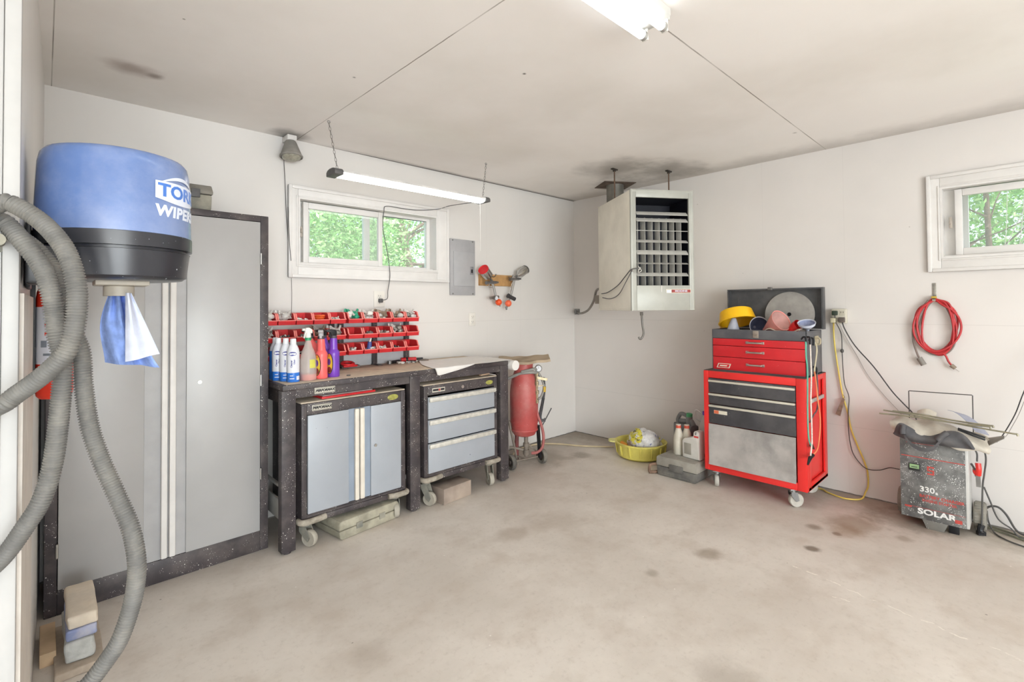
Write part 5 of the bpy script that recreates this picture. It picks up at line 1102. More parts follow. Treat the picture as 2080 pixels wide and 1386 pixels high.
# clear jug with purple cap, white jug with red ring
x, y = -.262, -1.535; t = thing('antifreeze_jug', 'pale clear jug with a purple cap behind the red cabinet edge', 'jug', (x, y, 0))
b = MB(); b.lathe([(0, JZ), (.048, JZ), (.05, JZ+.01), (.05, JZ+.17), (.044, JZ+.21), (.028, JZ+.27), (.020, JZ+.29), (.018, JZ+.30)], (x, y, 0), 4, a0=PI/4, a1=2*PI+PI/4); b.tube([(x, y+.03, JZ+.24), (x, y+.072, JZ+.26), (x, y+.085, JZ+.31), (x, y+.06, JZ+.325), (x, y+.018, JZ+.30)], .008, 8); b.build('jug_body', mat('clear_grey_jug', 'c9c8c4', .35, var=.04, alpha=.8), t)
b = MB(); b.cyl((x, y, JZ+.298), (x, y, JZ+.325), .020); b.build('cap', mat('purple_cap', '5a3f9e', .45), t)

# ================================================================== RED TOOL CABINET
CX0, CX1, CY0, CY1, CZ0, CZ1 = -.55, -.095, -1.662, -2.335, .122, .845
REDC = mat('red_tool_cabinet_enamel', 'dd2f2c', .38, var=.07, scale=5, spk='e9b9b2', spks=40, spkt=.05); DRW = mat('charcoal_drawer_front', '3d3c40', .45, var=.12, scale=9, dust='6d6a69', dustamt=.3, spk='b5b1ac', spks=40, spkt=.06)
STRIP = mat('cream_steel_pull', 'c9c3b4', .45, .1, var=.08)
t = thing('tool_cabinet', 'red rolling tool cabinet with dark drawers against the side wall', 'tool cabinet', (-.32, -2.0, 0))
b = MB(); s = .034
b.box(CX0, CX0+.03, CY0, CY0-.038, CZ0, CZ1, .004); b.box(CX0, CX0+.03, CY1, CY1+.058, CZ0, CZ1, .004); b.box(CX0, CX0+.03, CY0-.038, CY1+.058, CZ1-.05, CZ1, .003); b.box(CX0, CX0+.03, CY0-.038, CY1+.058, CZ0, CZ0+.05, .003)
b.box(CX0+.03, CX1, CY0, CY0-.004, CZ0, CZ1); b.box(CX1-.004, CX1, CY0, CY1, CZ0, CZ1); b.box(CX0+.03, CX1, CY0-.004, CY1, CZ1-.004, CZ1); b.box(CX0+.03, CX1, CY0-.004, CY1, CZ0, CZ0+.02)
# open side framing with a recessed panel
b.box(CX0+.03, CX0+.085, CY1, CY1+.012, CZ0, CZ1-.004, .002); b.box(CX1-.06, CX1, CY1, CY1+.012, CZ0, CZ1-.004, .002); b.box(CX0+.085, CX1-.06, CY1, CY1+.012, CZ1-.035, CZ1-.004, .002); b.box(CX0+.085, CX1-.06, CY1, CY1+.012, CZ0, CZ0+.045, .002); b.box(CX0+.03, CX1-.01, CY1+.018, CY1+.022, CZ0, CZ1-.004)
b.build('body', REDC, t)
b = MB(); b.box(CX0+.085, CX1-.06, CY1-.002, CY1+.010, .676, .70, .002); b.build('side_strip', mat('scuffed_grey_strip', 'b5b1ac', .5, .2), t)
b = MB(); b.box(CX0+.002, CX1, CY0-.002, CY1+.002, CZ1+.0005, CZ1+.003); b.build('top_mat', mat('dark_dusty_top', '5a4b47', .8, dust='7f756d', dustamt=.4), t)
for z0, z1, st in ((.688, .793, .768), (.608, .684, .671), (.467, .604, .588)):
    b = MB(); b.box(CX0-.006, CX0+.012, CY0-.040, CY1+.060, z0, z1, .003); d = b.build('drawer', DRW, t)
    b = MB(); b.box(CX0-.018, CX0-.002, CY0-.041, CY1+.061, st-.002, st+.013, .004); b.build('drawer_pull', STRIP, d)
b = MB(); b.surf(lambda u, v: Vector((CX0-.006-.012*math.sin(v*PI)*.4-.010*max(0, .12-v)*8+.0025*math.sin(u*9), CY0-.038+(CY1+.062-CY0+.038)*u, .168+.294*v)), 16, 14, thick=.004); b.build('drop_front', mat('scraped_bare_steel', 'bab6b2', .45, .3, var=.15, scale=5, dust='5c5a5a', dustamt=.45), t)
b = MB(); b.box(CX0-.008, CX0-.005, -1.740, -1.835, .54, .565, 0, 0); b.box(CX0-.0085, CX0-.005, -1.741, -1.775, .541, .564, 0, 1); b.build('badge', [mat('cream_badge', 'd8d2c0'), mat('orange_badge_end', 'cf6a48', .5)], t)
CW = mat('pale_dirty_wheel', 'b5b1a7', .6, var=.12, dust='7c7770', dustamt=.35)
for x, y, r_ in ((-.517, -1.735, .5), (-.517, -2.238, -.75), (-.15, -1.74, .6), (-.15, -2.26, 2.2)):
    M = Matrix.Translation((x, y, 0)) @ Matrix.Rotation(r_, 4, 'Z'); rr_ = .046
    b = MB(); b.at(M); b.box(-.03, .03, -.03, .03, .114, .1215, .002); b.cyl((0, 0, .098), (0, 0, .114), .022)
    for q in (-1, 1): b.prism([(-.02, .10), (.02, .10), (.032, rr_), (.012, rr_-.008), (-.02, .08)], 'y', q*.02-.0015, q*.02+.0015)
    c = b.build('caster', STEEL, t)
    b = MB(); b.at(M @ Matrix.Translation((.02, 0, rr_)) @ Matrix.Rotation(PI/2, 4, 'X')); b.lathe([(.0, -.010), (.012, -.014), (.034, -.010), (rr_-.003, -.014), (rr_, -.009), (rr_, .009), (rr_-.003, .014), (.034, .010), (.012, .014), (0, .010)], (0, 0, 0), 28); b.build('wheel', CW, c)
# chest on top with open lid
KX0, KX1, KY0, KY1, KZ0, KZ1 = -.5, -.165, -1.709, -2.33, .849, 1.148
t = thing('tool_chest', 'red fronted black tool chest with open lid on the red cabinet', 'tool chest', (-.33, -2.02, KZ0))
CHB = mat('grey_black_chest_steel', '55555a', .45, .1, var=.12, scale=8, dust='7d7c7a', dustamt=.35)
b = MB(); b.box(KX0, KX1, KY0, KY0-.006, KZ0, KZ1, .002); b.box(KX0, KX1, KY1, KY1+.006, KZ0, KZ1, .002); b.box(KX1-.006, KX1, KY0, KY1, KZ0, KZ1); b.box(KX0, KX1, KY0, KY1, KZ0, KZ0+.008); b.box(KX0, KX0+.012, KY0, KY1, 1.083, KZ1, .002); b.box(KX0+.012, KX1, KY0-.006, KY1+.006, 1.075, 1.085)
b.build('body', CHB, t)
CHR = mat('red_chest_drawer', 'c8232a', .38, var=.06, scale=6, spk='e2aaa6', spks=40, spkt=.05)
for z0, z1 in ((1.032, 1.081), (.950, 1.029), (.856, .947)):
    b = MB(); b.box(KX0-.005, KX0+.010, KY0-.008, KY1+.008, z0, z1, .002); d = b.build('drawer', CHR, t)
    zc = (z0+z1)/2+.002; yc = -2.012
    b = MB(); b.tube([(KX0-.004, yc+.052, zc), (KX0-.020, yc+.042, zc), (KX0-.021, yc, zc), (KX0-.020, yc-.042, zc), (KX0-.004, yc-.052, zc)], .0065, 8); b.box(KX0-.008, KX0-.004, yc+.042, yc+.062, zc-.009, zc+.009, .002); b.box(KX0-.008, KX0-.004, yc-.062, yc-.042, zc-.009, zc+.009, .002); b.build('handle', SILVER, d)
b = MB(); M = frame((KX0-.0055, -1.795, 0.885), (0, -1, 0), (0, 0, 1), (-1, 0, 0)); b.at(M); b.prism([(-.052, -.016), (.04, -.016), (.052, .016), (-.04, .016)], 'z', 0, .0012); b.prism([(-.044, -.012), (.034, -.012), (.044, .012), (-.034, .012)], 'z', .0012, .0018, 1); b.prism([(-.03, -.004), (.022, -.004), (.026, .004), (-.026, .004)], 'z', .0018, .0022)
b.build('badge', [mat('cream_badge', 'd8d2c0'), CHR], t)
b = MB(); yc = -2.017; b.box(KX0-.006, KX0, yc-.02, yc+.018, 1.093, 1.142, .002); b.cyl((KX0-.012, yc-.012, 1.118), (KX0-.012, yc+.012, 1.118), .005); b.build('hasp', mat('worn_latch_steel', 'a3978b', .5, .5), t)
b = MB(); y_ = KY1-.003; b.box(-.33, -.26, y_-.006, y_+.003, 1.045, 1.11, .002); b.tube([(-.33, y_, 1.10), (-.335, y_-.03, 1.095), (-.335, y_-.03, 1.06), (-.33, y_, 1.055)], .006, 8); b.build('side_handle', mat('cream_chest_handle', 'b5a98f', .5), t)
LZ0, LZ1, LXX = KZ1+.003, 1.443, -.15
b = MB(); YA, YB = -1.700, -2.352
b.box(LXX+.0005, LXX+.004, YA, YB, LZ0, LZ1); b.box(LXX-.05, LXX, YA, YA-.010, LZ0, LZ1-.0105); b.box(LXX-.05, LXX, YB, YB+.010, LZ0, LZ1-.0105); b.box(LXX-.05, LXX, YA, YB, LZ1-.010, LZ1)
for (p0, p1, q0, q1) in ((YA-.05, YA-.058, LZ0+.05, LZ1-.06), (YB+.05, YB+.058, LZ0+.05, LZ1-.06), (YA-.059, YB+.059, LZ1-.064, LZ1-.0605), (YA-.059, YB+.059, LZ0+.085, LZ0+.091)): b.box(LXX-.004 if p0 != YA-.05 and p0 != YB+.05 else LXX-.0035, LXX, p0, p1, q0, q1)
b.build('lid', mat('dusty_black_lid', '47484b', .5, .1, var=.15, scale=7, dust='737371', dustamt=.4), t)
b = MB(); b.box(LXX-.062, LXX-.045, -2.0, -2.03, LZ1-.012, LZ1+.010, .002); b.build('lid_catch', STEEL, t)
# things in the open chest
NZ = 1.086
b = MB(); M = frame((LXX-.026, -2.132, 1.253), (0, -1, .0), (.12, 0, 1)); b.at(M); b.lathe([(.014, -.0015), (.164, -.0015), (.164, .0015), (.014, .0015), (.014, -.0015)], (0, 0, 0), 64)
o = b.build('abrasive_disc', mat('grey_dusty_disc', '9b9893', .85, var=.12, scale=9, dust='62605e', dustamt=.5)); tag(o, 'large round grey disc with a centre hole leaning in the open lid', 'disc')
t = thing('yellow_pan', 'bright yellow plastic pan tilted in the left of the open chest', 'pan', (-.36, -1.81, NZ))
M = Matrix.Translation((-.315, -1.815, 1.238)) @ Matrix.Rotation(math.radians(-16), 4, 'X') @ Matrix.Rotation(math.radians(14), 4, 'Y') @ Matrix.Rotation(math.radians(180), 4, 'X') @ Matrix.Rotation(math.radians(20), 4, 'Z')
YP = mat('bright_yellow_plastic', 'f2bb10', .4, var=.05)
b = MB(); b.at(M); b.lathe([(0, -.045), (.10, -.045), (.112, -.038), (.128, .036), (.136, .040), (.136, .046), (.126, .047), (.120, .04), (.106, -.036), (0, -.038)], (0, 0, 0), 44); b.build('pan', YP, t)
b = MB(); b.at(M); b.prism([(-.045, -.125), (.045, -.125), (.022, -.160), (-.022, -.160)], 'z', .0, .046, b=.004); b.build('spout', mat('amber_yellow_lip', 'd99a10', .4), t)
def funnel(label, c, axis, R_, L, m, inner=None, stem=.05, r0=.012):
    a = Vector(axis).normalized(); x = a.orthogonal().normalized(); t = thing('funnel', label, 'funnel', c)
    b = MB(); b.at(frame(c, x, a.cross(x), a)); b.lathe([(r0*.7, -stem), (r0, 0), (R_, L), (R_, L+.016), (R_+.004, L+.017), (R_+.004, L+.012), (R_*.97, L+.012), (R_*.96, L), (r0*.75, .002), (r0*.55, -stem)], (0, 0, 0), 32, 0); b.build('cone', m, t)
    if inner:
        b = MB(); b.at(frame(c, x, a.cross(x), a)); b.lathe([(R_*.95, L+.012), (R_*.94, L), (r0*.8, .006), (0, .006)], (0, 0, 0), 32); b.build('cone_inside', inner, t)
GF = mat('grey_blue_funnel', '8f93a0', .4, var=.1, dust='b9bbc2', dustamt=.3); DF = mat('navy_funnel', '4d5066', .35, var=.15)
funnel('grey funnel lying beside the yellow pan in the open chest', (-.425, -1.838, 1.215), (-.02, .05, -1), .052, .100, GF, None, .012, .02)
funnel('dark blue funnel open towards the room in the open chest', (-.30, -1.935, 1.16), (-.75, -.62, .12), .064, .085, mat('grey_funnel_rim', '9a9aa0', .4, var=.1), DF)
funnel('pink funnel leaning on its side in front of the grey disc', (-.345, -2.035, 1.150), (-.35, -.78, .45), .072, .125, mat('dusty_pink_funnel', 'd98d86', .55, var=.1, dust='e3b9b2', dustamt=.4), mat('pale_pink_inside', 'cfa7a0', .6), .02, .022)
b = MB(); b.tube([(-.33, -2.17, NZ+.018), (-.35, -2.20, NZ+.055), (-.36, -2.225, NZ+.085), (-.37, -2.25, NZ+.10)], lambda u: .024+.014*u, 16, cap=False); b.cyl((-.345, -2.19, NZ), (-.345, -2.22, NZ+.04), .03, .02); o = b.build('plastic_elbow', mat('bright_red_plastic', 'd8262b', .35)); tag(o, 'bright red plastic pipe elbow beside the pink funnel', 'pipe')
funnel('white funnel with blue inside at the right end of the chest', (-.37, -2.30, 1.155), (-.42, -.05, .95), .050, .035, mat('white_blue_funnel', 'c5c9d6', .4, var=.08), mat('blue_grey_inside', '8f97b3', .4, var=.25), .05)
b = MB(); b.surf(lambda u, v: Vector((-.46+.16*v, -2.06-.22*u, NZ+.060+.012*math.sin(u*7+v*3)+.006*math.sin(u*15))), 14, 8, thick=.004); o = b.build('folded_rag', mat('cream_rag', 'c9bba8', .85, var=.12, bump=.4)); tag(o, 'cream rag lying over the front of the open chest below the pink funnel', 'rag')
# bungee cords
def bungee(label, pts, m, knots, m2=None, cut=4):
    t = thing('bungee_cord', label, 'bungee cord', pts[0]); b = MB(); b.tube(pts if not m2 else pts[cut-1:], .0046, 8); b.build('cord', m, t)
    if m2: b = MB(); b.tube(pts[:cut], .0046, 8); b.build('cord', m2, t)
    p = Vector(pts[0]); b = MB(); b.tube([p+Vector((.012, .03, .0)), p+Vector((.006, .016, .016)), p+Vector((0, .0, .008)), p+Vector((0, 0, -.03))], lambda u: .005+.003*u, 8); b.build('cord_hook', BLACKPL, t)
    for p, q in knots:
        b = MB(); b.tube([p, Vector(p).lerp(Vector(q), .5), q], lambda u: .012-.006*u, 8); b.build('cord_hook', BLACKPL, t)
BYS = KY1-.022; CYS = CY1-.022
gp = [(-.515, BYS, 1.145), (-.525, BYS-.004, 1.10), (-.522, BYS-.006, 1.0), (-.52, CYS, .84), (-.53, CYS, .67), (-.535, CYS, .54), (-.52, CYS, .46), (-.47, CYS, .428)]
bungee('green bungee cord hanging down the right side of the chest', [(x, y, z) for x, y, z in [(-0.621, -2.362, 1.103), (-0.628, -2.362, 1.070), (-0.628, -2.362, 0.997), (-0.607, -2.362, 0.929), (-0.609, -2.362, 0.796), (-0.617, -2.362, 0.664), (-0.614, -2.362, 0.531), (-0.593, -2.362, 0.461), (-0.556, -2.362, 0.430)]], mat('green_bungee', '5fae95', .6), [((-0.557, -2.362, 0.433), (-0.507, -2.362, 0.401))])
bungee('white ribbed bungee cord hanging between the green and orange ones', [(-0.554, -2.366, 1.100), (-0.548, -2.366, 0.991), (-0.543, -2.366, 0.856), (-0.563, -2.366, 0.724), (-0.556, -2.366, 0.589), (-0.558, -2.366, 0.455), (-0.591, -2.366, 0.375)], mat('white_bungee', 'd9ccc2', .6, var=.15, scale=90), [((-0.596, -2.366, 0.365), (-0.648, -2.366, 0.333))])
bungee('cream and orange bungee cord hanging nearest the wall', [(-0.476, -2.364, 1.089), (-0.414, -2.364, 1.051), (-0.417, -2.364, 0.995), (-0.460, -2.364, 0.916), (-0.466, -2.364, 0.889), (-0.437, -2.364, 0.810), (-0.409, -2.364, 0.703), (-0.369, -2.364, 0.592), (-0.376, -2.364, 0.489), (-0.434, -2.364, 0.389), (-0.545, -2.364, 0.365)], mat('orange_bungee', 'e48a5e', .6), [((-0.538, -2.364, 0.367), (-0.619, -2.364, 0.354))], mat('cream_bungee', 'c9bfa2', .6), 5)
bungee('short dark bungee strap slanting across the cabinet side', [(-0.371, -2.350, 0.892), (-0.351, -2.350, 0.764), (-0.369, -2.350, 0.639), (-0.455, -2.350, 0.604), (-0.535, -2.350, 0.572)], mat('dark_grey_bungee', '5b5458', .6), [])

# ================================================================== WALL OUTLET BOX AND CORDS
t = thing('wall_outlet_box', 'surface mounted beige outlet box on the side wall with plugs in it', 'outlet', (-.02, -2.405, 1.188))
b = MB(); b.box(-.042, 0, -2.360, -2.452, 1.188, 1.290, .008); b.build('box', mat('beige_outlet_box', 'cbc6b6', .5, var=.04), t)
for z in (1.262, 1.214):
    for y in (-2.385, -2.428):
        b = MB(); b.box(-.045, -.04, y-.017, y+.017, z-.018, z+.018, .004); s_ = b.build('socket', mat('beige_socket', 'c2bdac', .5), t)
        b = MB()
        for q in (-.007, .007): b.box(-.0458, -.044, y+q-.0014, y+q+.0014, z-.001, z+.010)
        b.build('socket_hole', HOLE, s_)
def cable(name, label, cat, pts, r_, m, extra=None):
    t = thing(name, label, cat, pts[0]); b = MB(); b.tube(pts, r_, 8); b.build('cable', m, t)
    if extra: extra(t)
    return t
def plug(p, m, s_=.016):
    def f(t):
        b = MB(); b.box(p[0]-.03, p[0]+.004, p[1]-s_, p[1]+s_, p[2]-s_, p[2]+s_, .005); b.build('plug', m, t)
    return f
YC = mat('yellow_cord', 'd6bf5a', .5, var=.08); 
yp = [(-0.018, -2.369, 1.168), (-0.018, -2.371, 1.068), (-0.018, -2.386, 0.912), (-0.018, -2.413, 0.701), (-0.018, -2.441, 0.578), (-0.018, -2.462, 0.456), (-0.018, -2.496, 0.351), (-0.018, -2.529, 0.261), (-0.018, -2.550, 0.184), (-0.018, -2.552, 0.089)]
cable('extension_cord', 'yellow extension cord hanging from the outlet box to the floor', 'cord', [(-.05, -2.378, 1.2)]+yp+[(-.03, -2.54, .05), (-.085, -2.525, .012), (-.135, -2.46, .0075), (-.13, -2.40, .0075), (-.095, -2.33, .0075), (-.05, -2.26, .0075), (-.04, -2.0, .0075), (-.04, -1.7, .0075)], .0050, YC, plug((-.046, -2.378, 1.21), mat('cream_plug', 'cfc7a8', .5)))
GCB = mat('dark_grey_cable', '4d4b49', .6)
cable('charger_cable', 'thin dark cable with a knot hanging straight down from the outlet box', 'cord', [(-.06, -2.388, 1.255), (-.066, -2.394, 1.20)]+[(-0.026, -2.416, 1.113), (-0.026, -2.419, 0.985), (-0.026, -2.423, 0.859), (-0.026, -2.431, 0.761), (-0.026, -2.454, 0.679), (-0.026, -2.448, 0.566), (-0.026, -2.449, 0.427), (-0.026, -2.467, 0.305), (-0.026, -2.507, 0.237), (-0.026, -2.552, 0.204), (-0.026, -2.619, 0.213), (-0.026, -2.674, 0.241)]+[(-.10, -2.735, .262)]  , .0030, GCB, lambda t: (plug((-.046, -2.388, 1.262), mat('black_green_plug', '2c3a2e', .5))(t), [MB().ball((-0.026, -2.419, 0.996), .011, (1, 1, 1.4), 10).build('cable_knot', GCB, t)]))
cable('power_cable', 'thick black cable slanting from the outlet box down to the canvas bag', 'cord', [(-.062, -2.428, 1.212)]+[(-0.050, -2.446, 1.143), (-0.050, -2.503, 1.034), (-0.050, -2.602, 0.904), (-0.050, -2.697, 0.753), (-0.050, -2.759, 0.675), (-0.050, -2.804, 0.621)]+[(-.10, -2.83, .585)], .0038, mat('black_cable', '343334', .55), plug((-.046, -2.428, 1.214), mat('brown_grey_plug', '5c534c', .6), .018))
cable('thin_wire', 'thin pale grey wire slanting down beside the thick black cable', 'wire', [(-0.012, -2.404, 1.183), (-0.012, -2.437, 1.099), (-0.012, -2.505, 0.962), (-0.012, -2.561, 0.842), (-0.012, -2.648, 0.715), (-0.012, -2.723, 0.622)]+[(-.012, -2.76, .56)], .0018, mat('pale_grey_wire', '98948f', .6))
t = thing('paper_tag', 'brown paper tag tied to the yellow extension cord', 'tag', (-0.032, -2.396, 0.541))
b = MB(); P = [Vector(p) for p in [(-0.032, -2.417, 0.670), (-0.032, -2.431, 0.660), (-0.032, -2.402, 0.539), (-0.032, -2.373, 0.550)]]; P2 = [p+Vector((-.0015, 0, 0)) for p in P]; b.ring([P, P2], True, 0); b.build('card', mat('stained_brown_tag', '84705f', .8, var=.3, scale=40), t)
b = MB(); b.tube([P[0].lerp(P[1], .5), P[0].lerp(P[1], .5)+Vector((-.004, -.006, .014)), (-0.020, -2.417, 0.690)], .0015, 6); b.build('tie', mat('tag_tie', '6f5e50', .7), t)
# red cord coil on its hook
t = thing('extension_cord', 'coiled red extension cord hung on a hook below the side window', 'cord', (-0.020, -2.914, 1.375))
c0 = (-0.030, -2.915, 1.363)
REDCORD = mat('red_rubber_cord', 'b52d31', .5, var=.12); GRC = mat('grey_sleeved_cord', '7a6d66', .6)
r = random.Random(12); loops = []
for k in range(6):
    cy, cz = -2.923+r.uniform(-.006, .006), 1.178+r.uniform(-.012, .008); ry, rz = .098+r.uniform(-.020, .012), .172+r.uniform(-.022, .006)
    pts = []
    for j in range(17):
        a = PI/2+2*PI*j/16; lean = .012*math.sin(2*a+k)
        yy, zz = cy+ry*math.cos(a)+lean, cz+rz*math.sin(a)
        pts.append((-.018-.009*(k % 3)-.004*math.sin(a*2+k), yy, zz))
    pts[0] = (-.028, -2.917, 1.343+.006*(k % 3)); pts[16] = (-.028, -2.917, 1.343+.006*((k+1) % 3))
    b = MB(); b.tube(pts, .0058, 8); b.build('coil_loop', REDCORD if k != 3 else GRC, t)
b = MB(); b.tube([(-0.030, -2.890, 1.344), (-0.030, -2.843, 1.270), (-0.030, -2.811, 1.159), (-0.030, -2.813, 1.075), (-0.030, -2.829, 1.005), (-0.030, -2.840, 0.973)], .0055, 8); e1 = b.build('cord_end', GRC, t)
b = MB(); p0, p1 = Vector((-0.030, -2.838, 0.978)), Vector((-0.030, -2.861, 0.933)); b.tube([p0, p0.lerp(p1, .5), p1], .016, 10); b.build('connector', mat('grey_cord_socket', '86817a', .6), e1)
b = MB(); b.tube([(-0.030, -2.942, 1.018), (-0.030, -2.965, 1.001), (-0.030, -2.979, 0.964), (-0.030, -2.995, 0.938)], .0055, 8); e2 = b.build('cord_end', REDCORD, t)
b = MB(); p0, p1 = Vector((-0.030, -2.990, 0.943)), Vector((-0.030, -3.010, 0.924)); b.tube([p0, p0.lerp(p1, .5), p1], lambda u: .013-.002*u, 10); d = (p1-p0).normalized(); b.cyl(p1+Vector((0, .006, .003)), p1+Vector((0, .006, .003))+d*.018, .0022, n=6, mi=1); b.cyl(p1-Vector((0, .004, .005)), p1-Vector((0, .004, .005))+d*.018, .0022, n=6, mi=1); b.build('plug', [mat('grey_brown_plug_body', '8b7d6c', .6), SILVER], e2)
t = thing('wall_hook', 'silver metal hook on the side wall carrying the red cord coil', 'hook', (-.01, -2.918, 1.33))
b = MB(); b.box(-.005, 0, -2.909, -2.928, 1.345, 1.452, .001); b.surf(lambda u, v: Vector((-.004-.05*math.sin(u*2.6), -2.911-.016*v, 1.375-.055*u+.03*max(0, u-.7)*3)), 12, 1, thick=.003); b.build('bracket', mat('perforated_zinc', 'a5a29b', .4, .8, var=.2, scale=60), t)
b = MB(); b.box(-.052, -.006, -2.906, -2.930, 1.357, 1.368, .002); b.build('yellow_tape', mat('yellow_tape_band', 'c9a93e', .6), t)

# ================================================================== BATTERY CHARGER
HX0, HX1, HY0, HY1, HZ0, HZ1 = -.315, -.10, -2.772, -3.064, .052, .515
t = thing('battery_charger', 'paint-flecked grey wheeled battery charger standing by the side wall', 'battery charger', (-.2, -2.92, 0))
CHF = mat('paint_flecked_charger_front', '565655', .6, var=.2, scale=12, spk='d9d9d6', spks=110, spkt=.22, dust='8f8f8c', dustamt=.7)
b = MB(); b.box(HX0, HX0+.004, HY0, HY1, HZ0, HZ1, .001); b.build('front_panel', CHF, t)
b = MB(); b.box(HX0+.004, HX1, HY0, HY1-.012, HZ0, HZ1, .004); b.build('casing', mat('pale_charger_casing', 'bdbcb8', .45, .15, var=.06, spk='e3e2df', spks=40, spkt=.08), t)
CM = lambda px_y, z, off=.0005: frame((HX0-off, px_y, z), (0, -1, 0), (0, 0, 1), (-1, 0, 0))
RP = mat('faded_red_print', 'b5473f', .6, var=.2, scale=40); WP = mat('white_charger_print', 'dededb', .5)
b = MB(); b.box(HX0-.0012, HX0, HY0-.006, HY1+.002, .410, .4145, 0, 0); b.box(HX0-.0012, HX0, HY0-.03, HY1+.12, .492, .494); b.box(HX0-.0012, HX0, HY0-.02, HY1+.004, .117, .1185, 0, 0)
b.box(HX0-.0012, HX0, HY0-.018, HY0-.05, .108, .118, 0, 0); b.box(HX0-.0012, HX0, HY1+.05, HY1+.018, .072, .092, 0, 0)
b.build('printed_line', RP, t)
b = MB(); b.text('330', .044, CM(-2.895, .228), 0, .0004, .001, .0, 1.05); b.text('a', .026, CM(-2.938, .219), 0, .0004, .001); b.build('lettering', WP, t)
b = MB(); b.text('SOLAR', .044, CM(-2.935, .096), 0, .0004, .0016, 0, 1.28); b.build('lettering', WP, t)
b = MB(); b.text('BATTERY CHARGER', .0225, CM(-2.958, .189), 0, .0004, .0008, 0, .98); b.text('ENGINE STARTER', .0205, CM(-2.948, .165), 0, .0004, .0006, 0, .95); b.build('lettering', RP, t)
b = MB(); M0 = CM(-2.913, .344); b.at(M0); b.prism([(-.016, .024), (.016, .024), (.016, .016), (-.008, .016), (-.008, .004), (.016, .004), (.016, -.024), (-.016, -.024), (-.016, -.016), (.008, -.016), (.008, -.004), (-.016, -.004)], 'z', 0, .001); b.build('emblem', RP, t)
b = MB(); b.box(HX0-.003, HX0, -2.812, -2.866, .330, .372, .001, 0); b.box(HX0-.0036, HX0, -2.817, -2.861, .343, .367, 0, 1); b.box(HX0-.0042, HX0, -2.825, -2.853, .350, .354, 0, 0); b.build('meter', [mat('black_meter_frame', '2c2d2c', .5), mat('green_meter_face', '8fae7e', .4)], t)
for y in (HY0+.012, HY1-.045):
    b = MB(); b.at(frame((-.115, y, .0), (1, 0, 0), (0, 0, 1))); b.at(Matrix.Translation((-.115, y, .083)) @ Matrix.Rotation(PI/2, 4, 'X')); b.lathe([(.02, -.026), (.055, -.028), (.074, -.026), (.080, -.018), (.080, .018), (.074, .026), (.055, .028), (.02, .026)], (0, 0, 0), 36)
    for k in range(30):
        a = 2*PI*k/30; b.bar((.079*math.cos(a), .079*math.sin(a), -.02), (.079*math.cos(a), .079*math.sin(a), .02), .007, .005, up=(math.cos(a), math.sin(a), 0))
    w_ = b.build('wheel', mat('grey_treaded_rubber', '7f7b72', .8, var=.1, dust='9c978b', dustamt=.4), t)
    b = MB(); b.at(Matrix.Translation((-.115, y, .083)) @ Matrix.Rotation(PI/2, 4, 'X')); b.lathe([(0, -.024), (.05, -.02), (.05, .02), (0, .024)], (0, 0, 0), 24); b.build('hub', BLACKPL, w_)
b = MB(); b.prism([(-2.868, .052), (-2.985, .052), (-2.965, .0), (-2.888, .0)], 'x', -.31, -.27, b=.002); b.build('foot', mat('flecked_grey_foot', '77756f', .6, spk='e0dfdc', spks=70, spkt=.18), t)
b = MB(); b.box(-.29, -.27, -2.985, -3.03, 0, .05, .002); b.build('foot', BLACKPL, t)
b = MB(); b.tube([(-.14, -2.797, .5), (-.14, -2.797, .775), (-.14, -2.80, .7765), (-.14, -3.088, .785), (-.14, -3.0905, .783), (-.14, -3.090, .5)], .0027, 8, smooth=False); b.build('handle_loop', mat('dark_wire_handle', '4f4d4b', .5, .4), t)
# clamps and cables
CLR = mat('red_clamp_plastic', 'd42c22', .4)
b = MB(); q = [Vector(p) for p in [(-0.200, -3.106, 0.410), (-0.200, -3.108, 0.341), (-0.200, -3.110, 0.273)]]
b.tube([q[0]+Vector((-.01, -.004, .0)), q[0].lerp(q[1], .5)+Vector((-.016, -.006, 0)), q[1]+Vector((-.008, -.002, 0))], lambda u: .013, 8); b.tube([q[0]+Vector((.006, .006, -.04)), q[1]+Vector((0, .008, .015)), q[1]], .014, 8); cl = b.build('clamp', CLR, t)
b = MB(); b.bar(q[1], q[2], .02, .014); b.build('clamp_jaw', STEEL, cl)
b = MB(); b.tube([(-.2, -3.082, .50), (-0.200, -3.105, 0.466), (-0.200, -3.106, 0.416)], .0042, 8); b.tube([(-.2, -3.08, .40), (-.205, -3.095, .37), (-.2, -3.10, .33)], .0055, 8); b.build('clamp_cable', GCB, t)
b = MB(); b.tube([(-.2, -3.08, .53)]+[(-0.200, -3.127, 0.500), (-0.200, -3.143, 0.446), (-0.200, -3.135, 0.353), (-0.200, -3.127, 0.283), (-0.200, -3.121, 0.121)]+[(-.2, -3.118, .05)], .0042, 8); b.build('clamp_cable', GCB, t)
b = MB(); b.tube([(-.2, -3.118, .06), (-.205, -3.112, .03), (-.215, -3.118, .014)], lambda u: .016-.004*u, 8); b.bar((-.215, -3.10, .014), (-.19, -3.13, .012), .02, .02); b.build('clamp', BLACKPL, t)
b = MB(); b.tube([(-0.120, -3.128, 0.256), (-0.120, -3.153, 0.178), (-0.120, -3.184, 0.088), (-.12, -3.235, .05), (-.12, -3.27, .012), (-.14, -3.34, .007)], .0040, 8); b.build('cable', GCB, t)
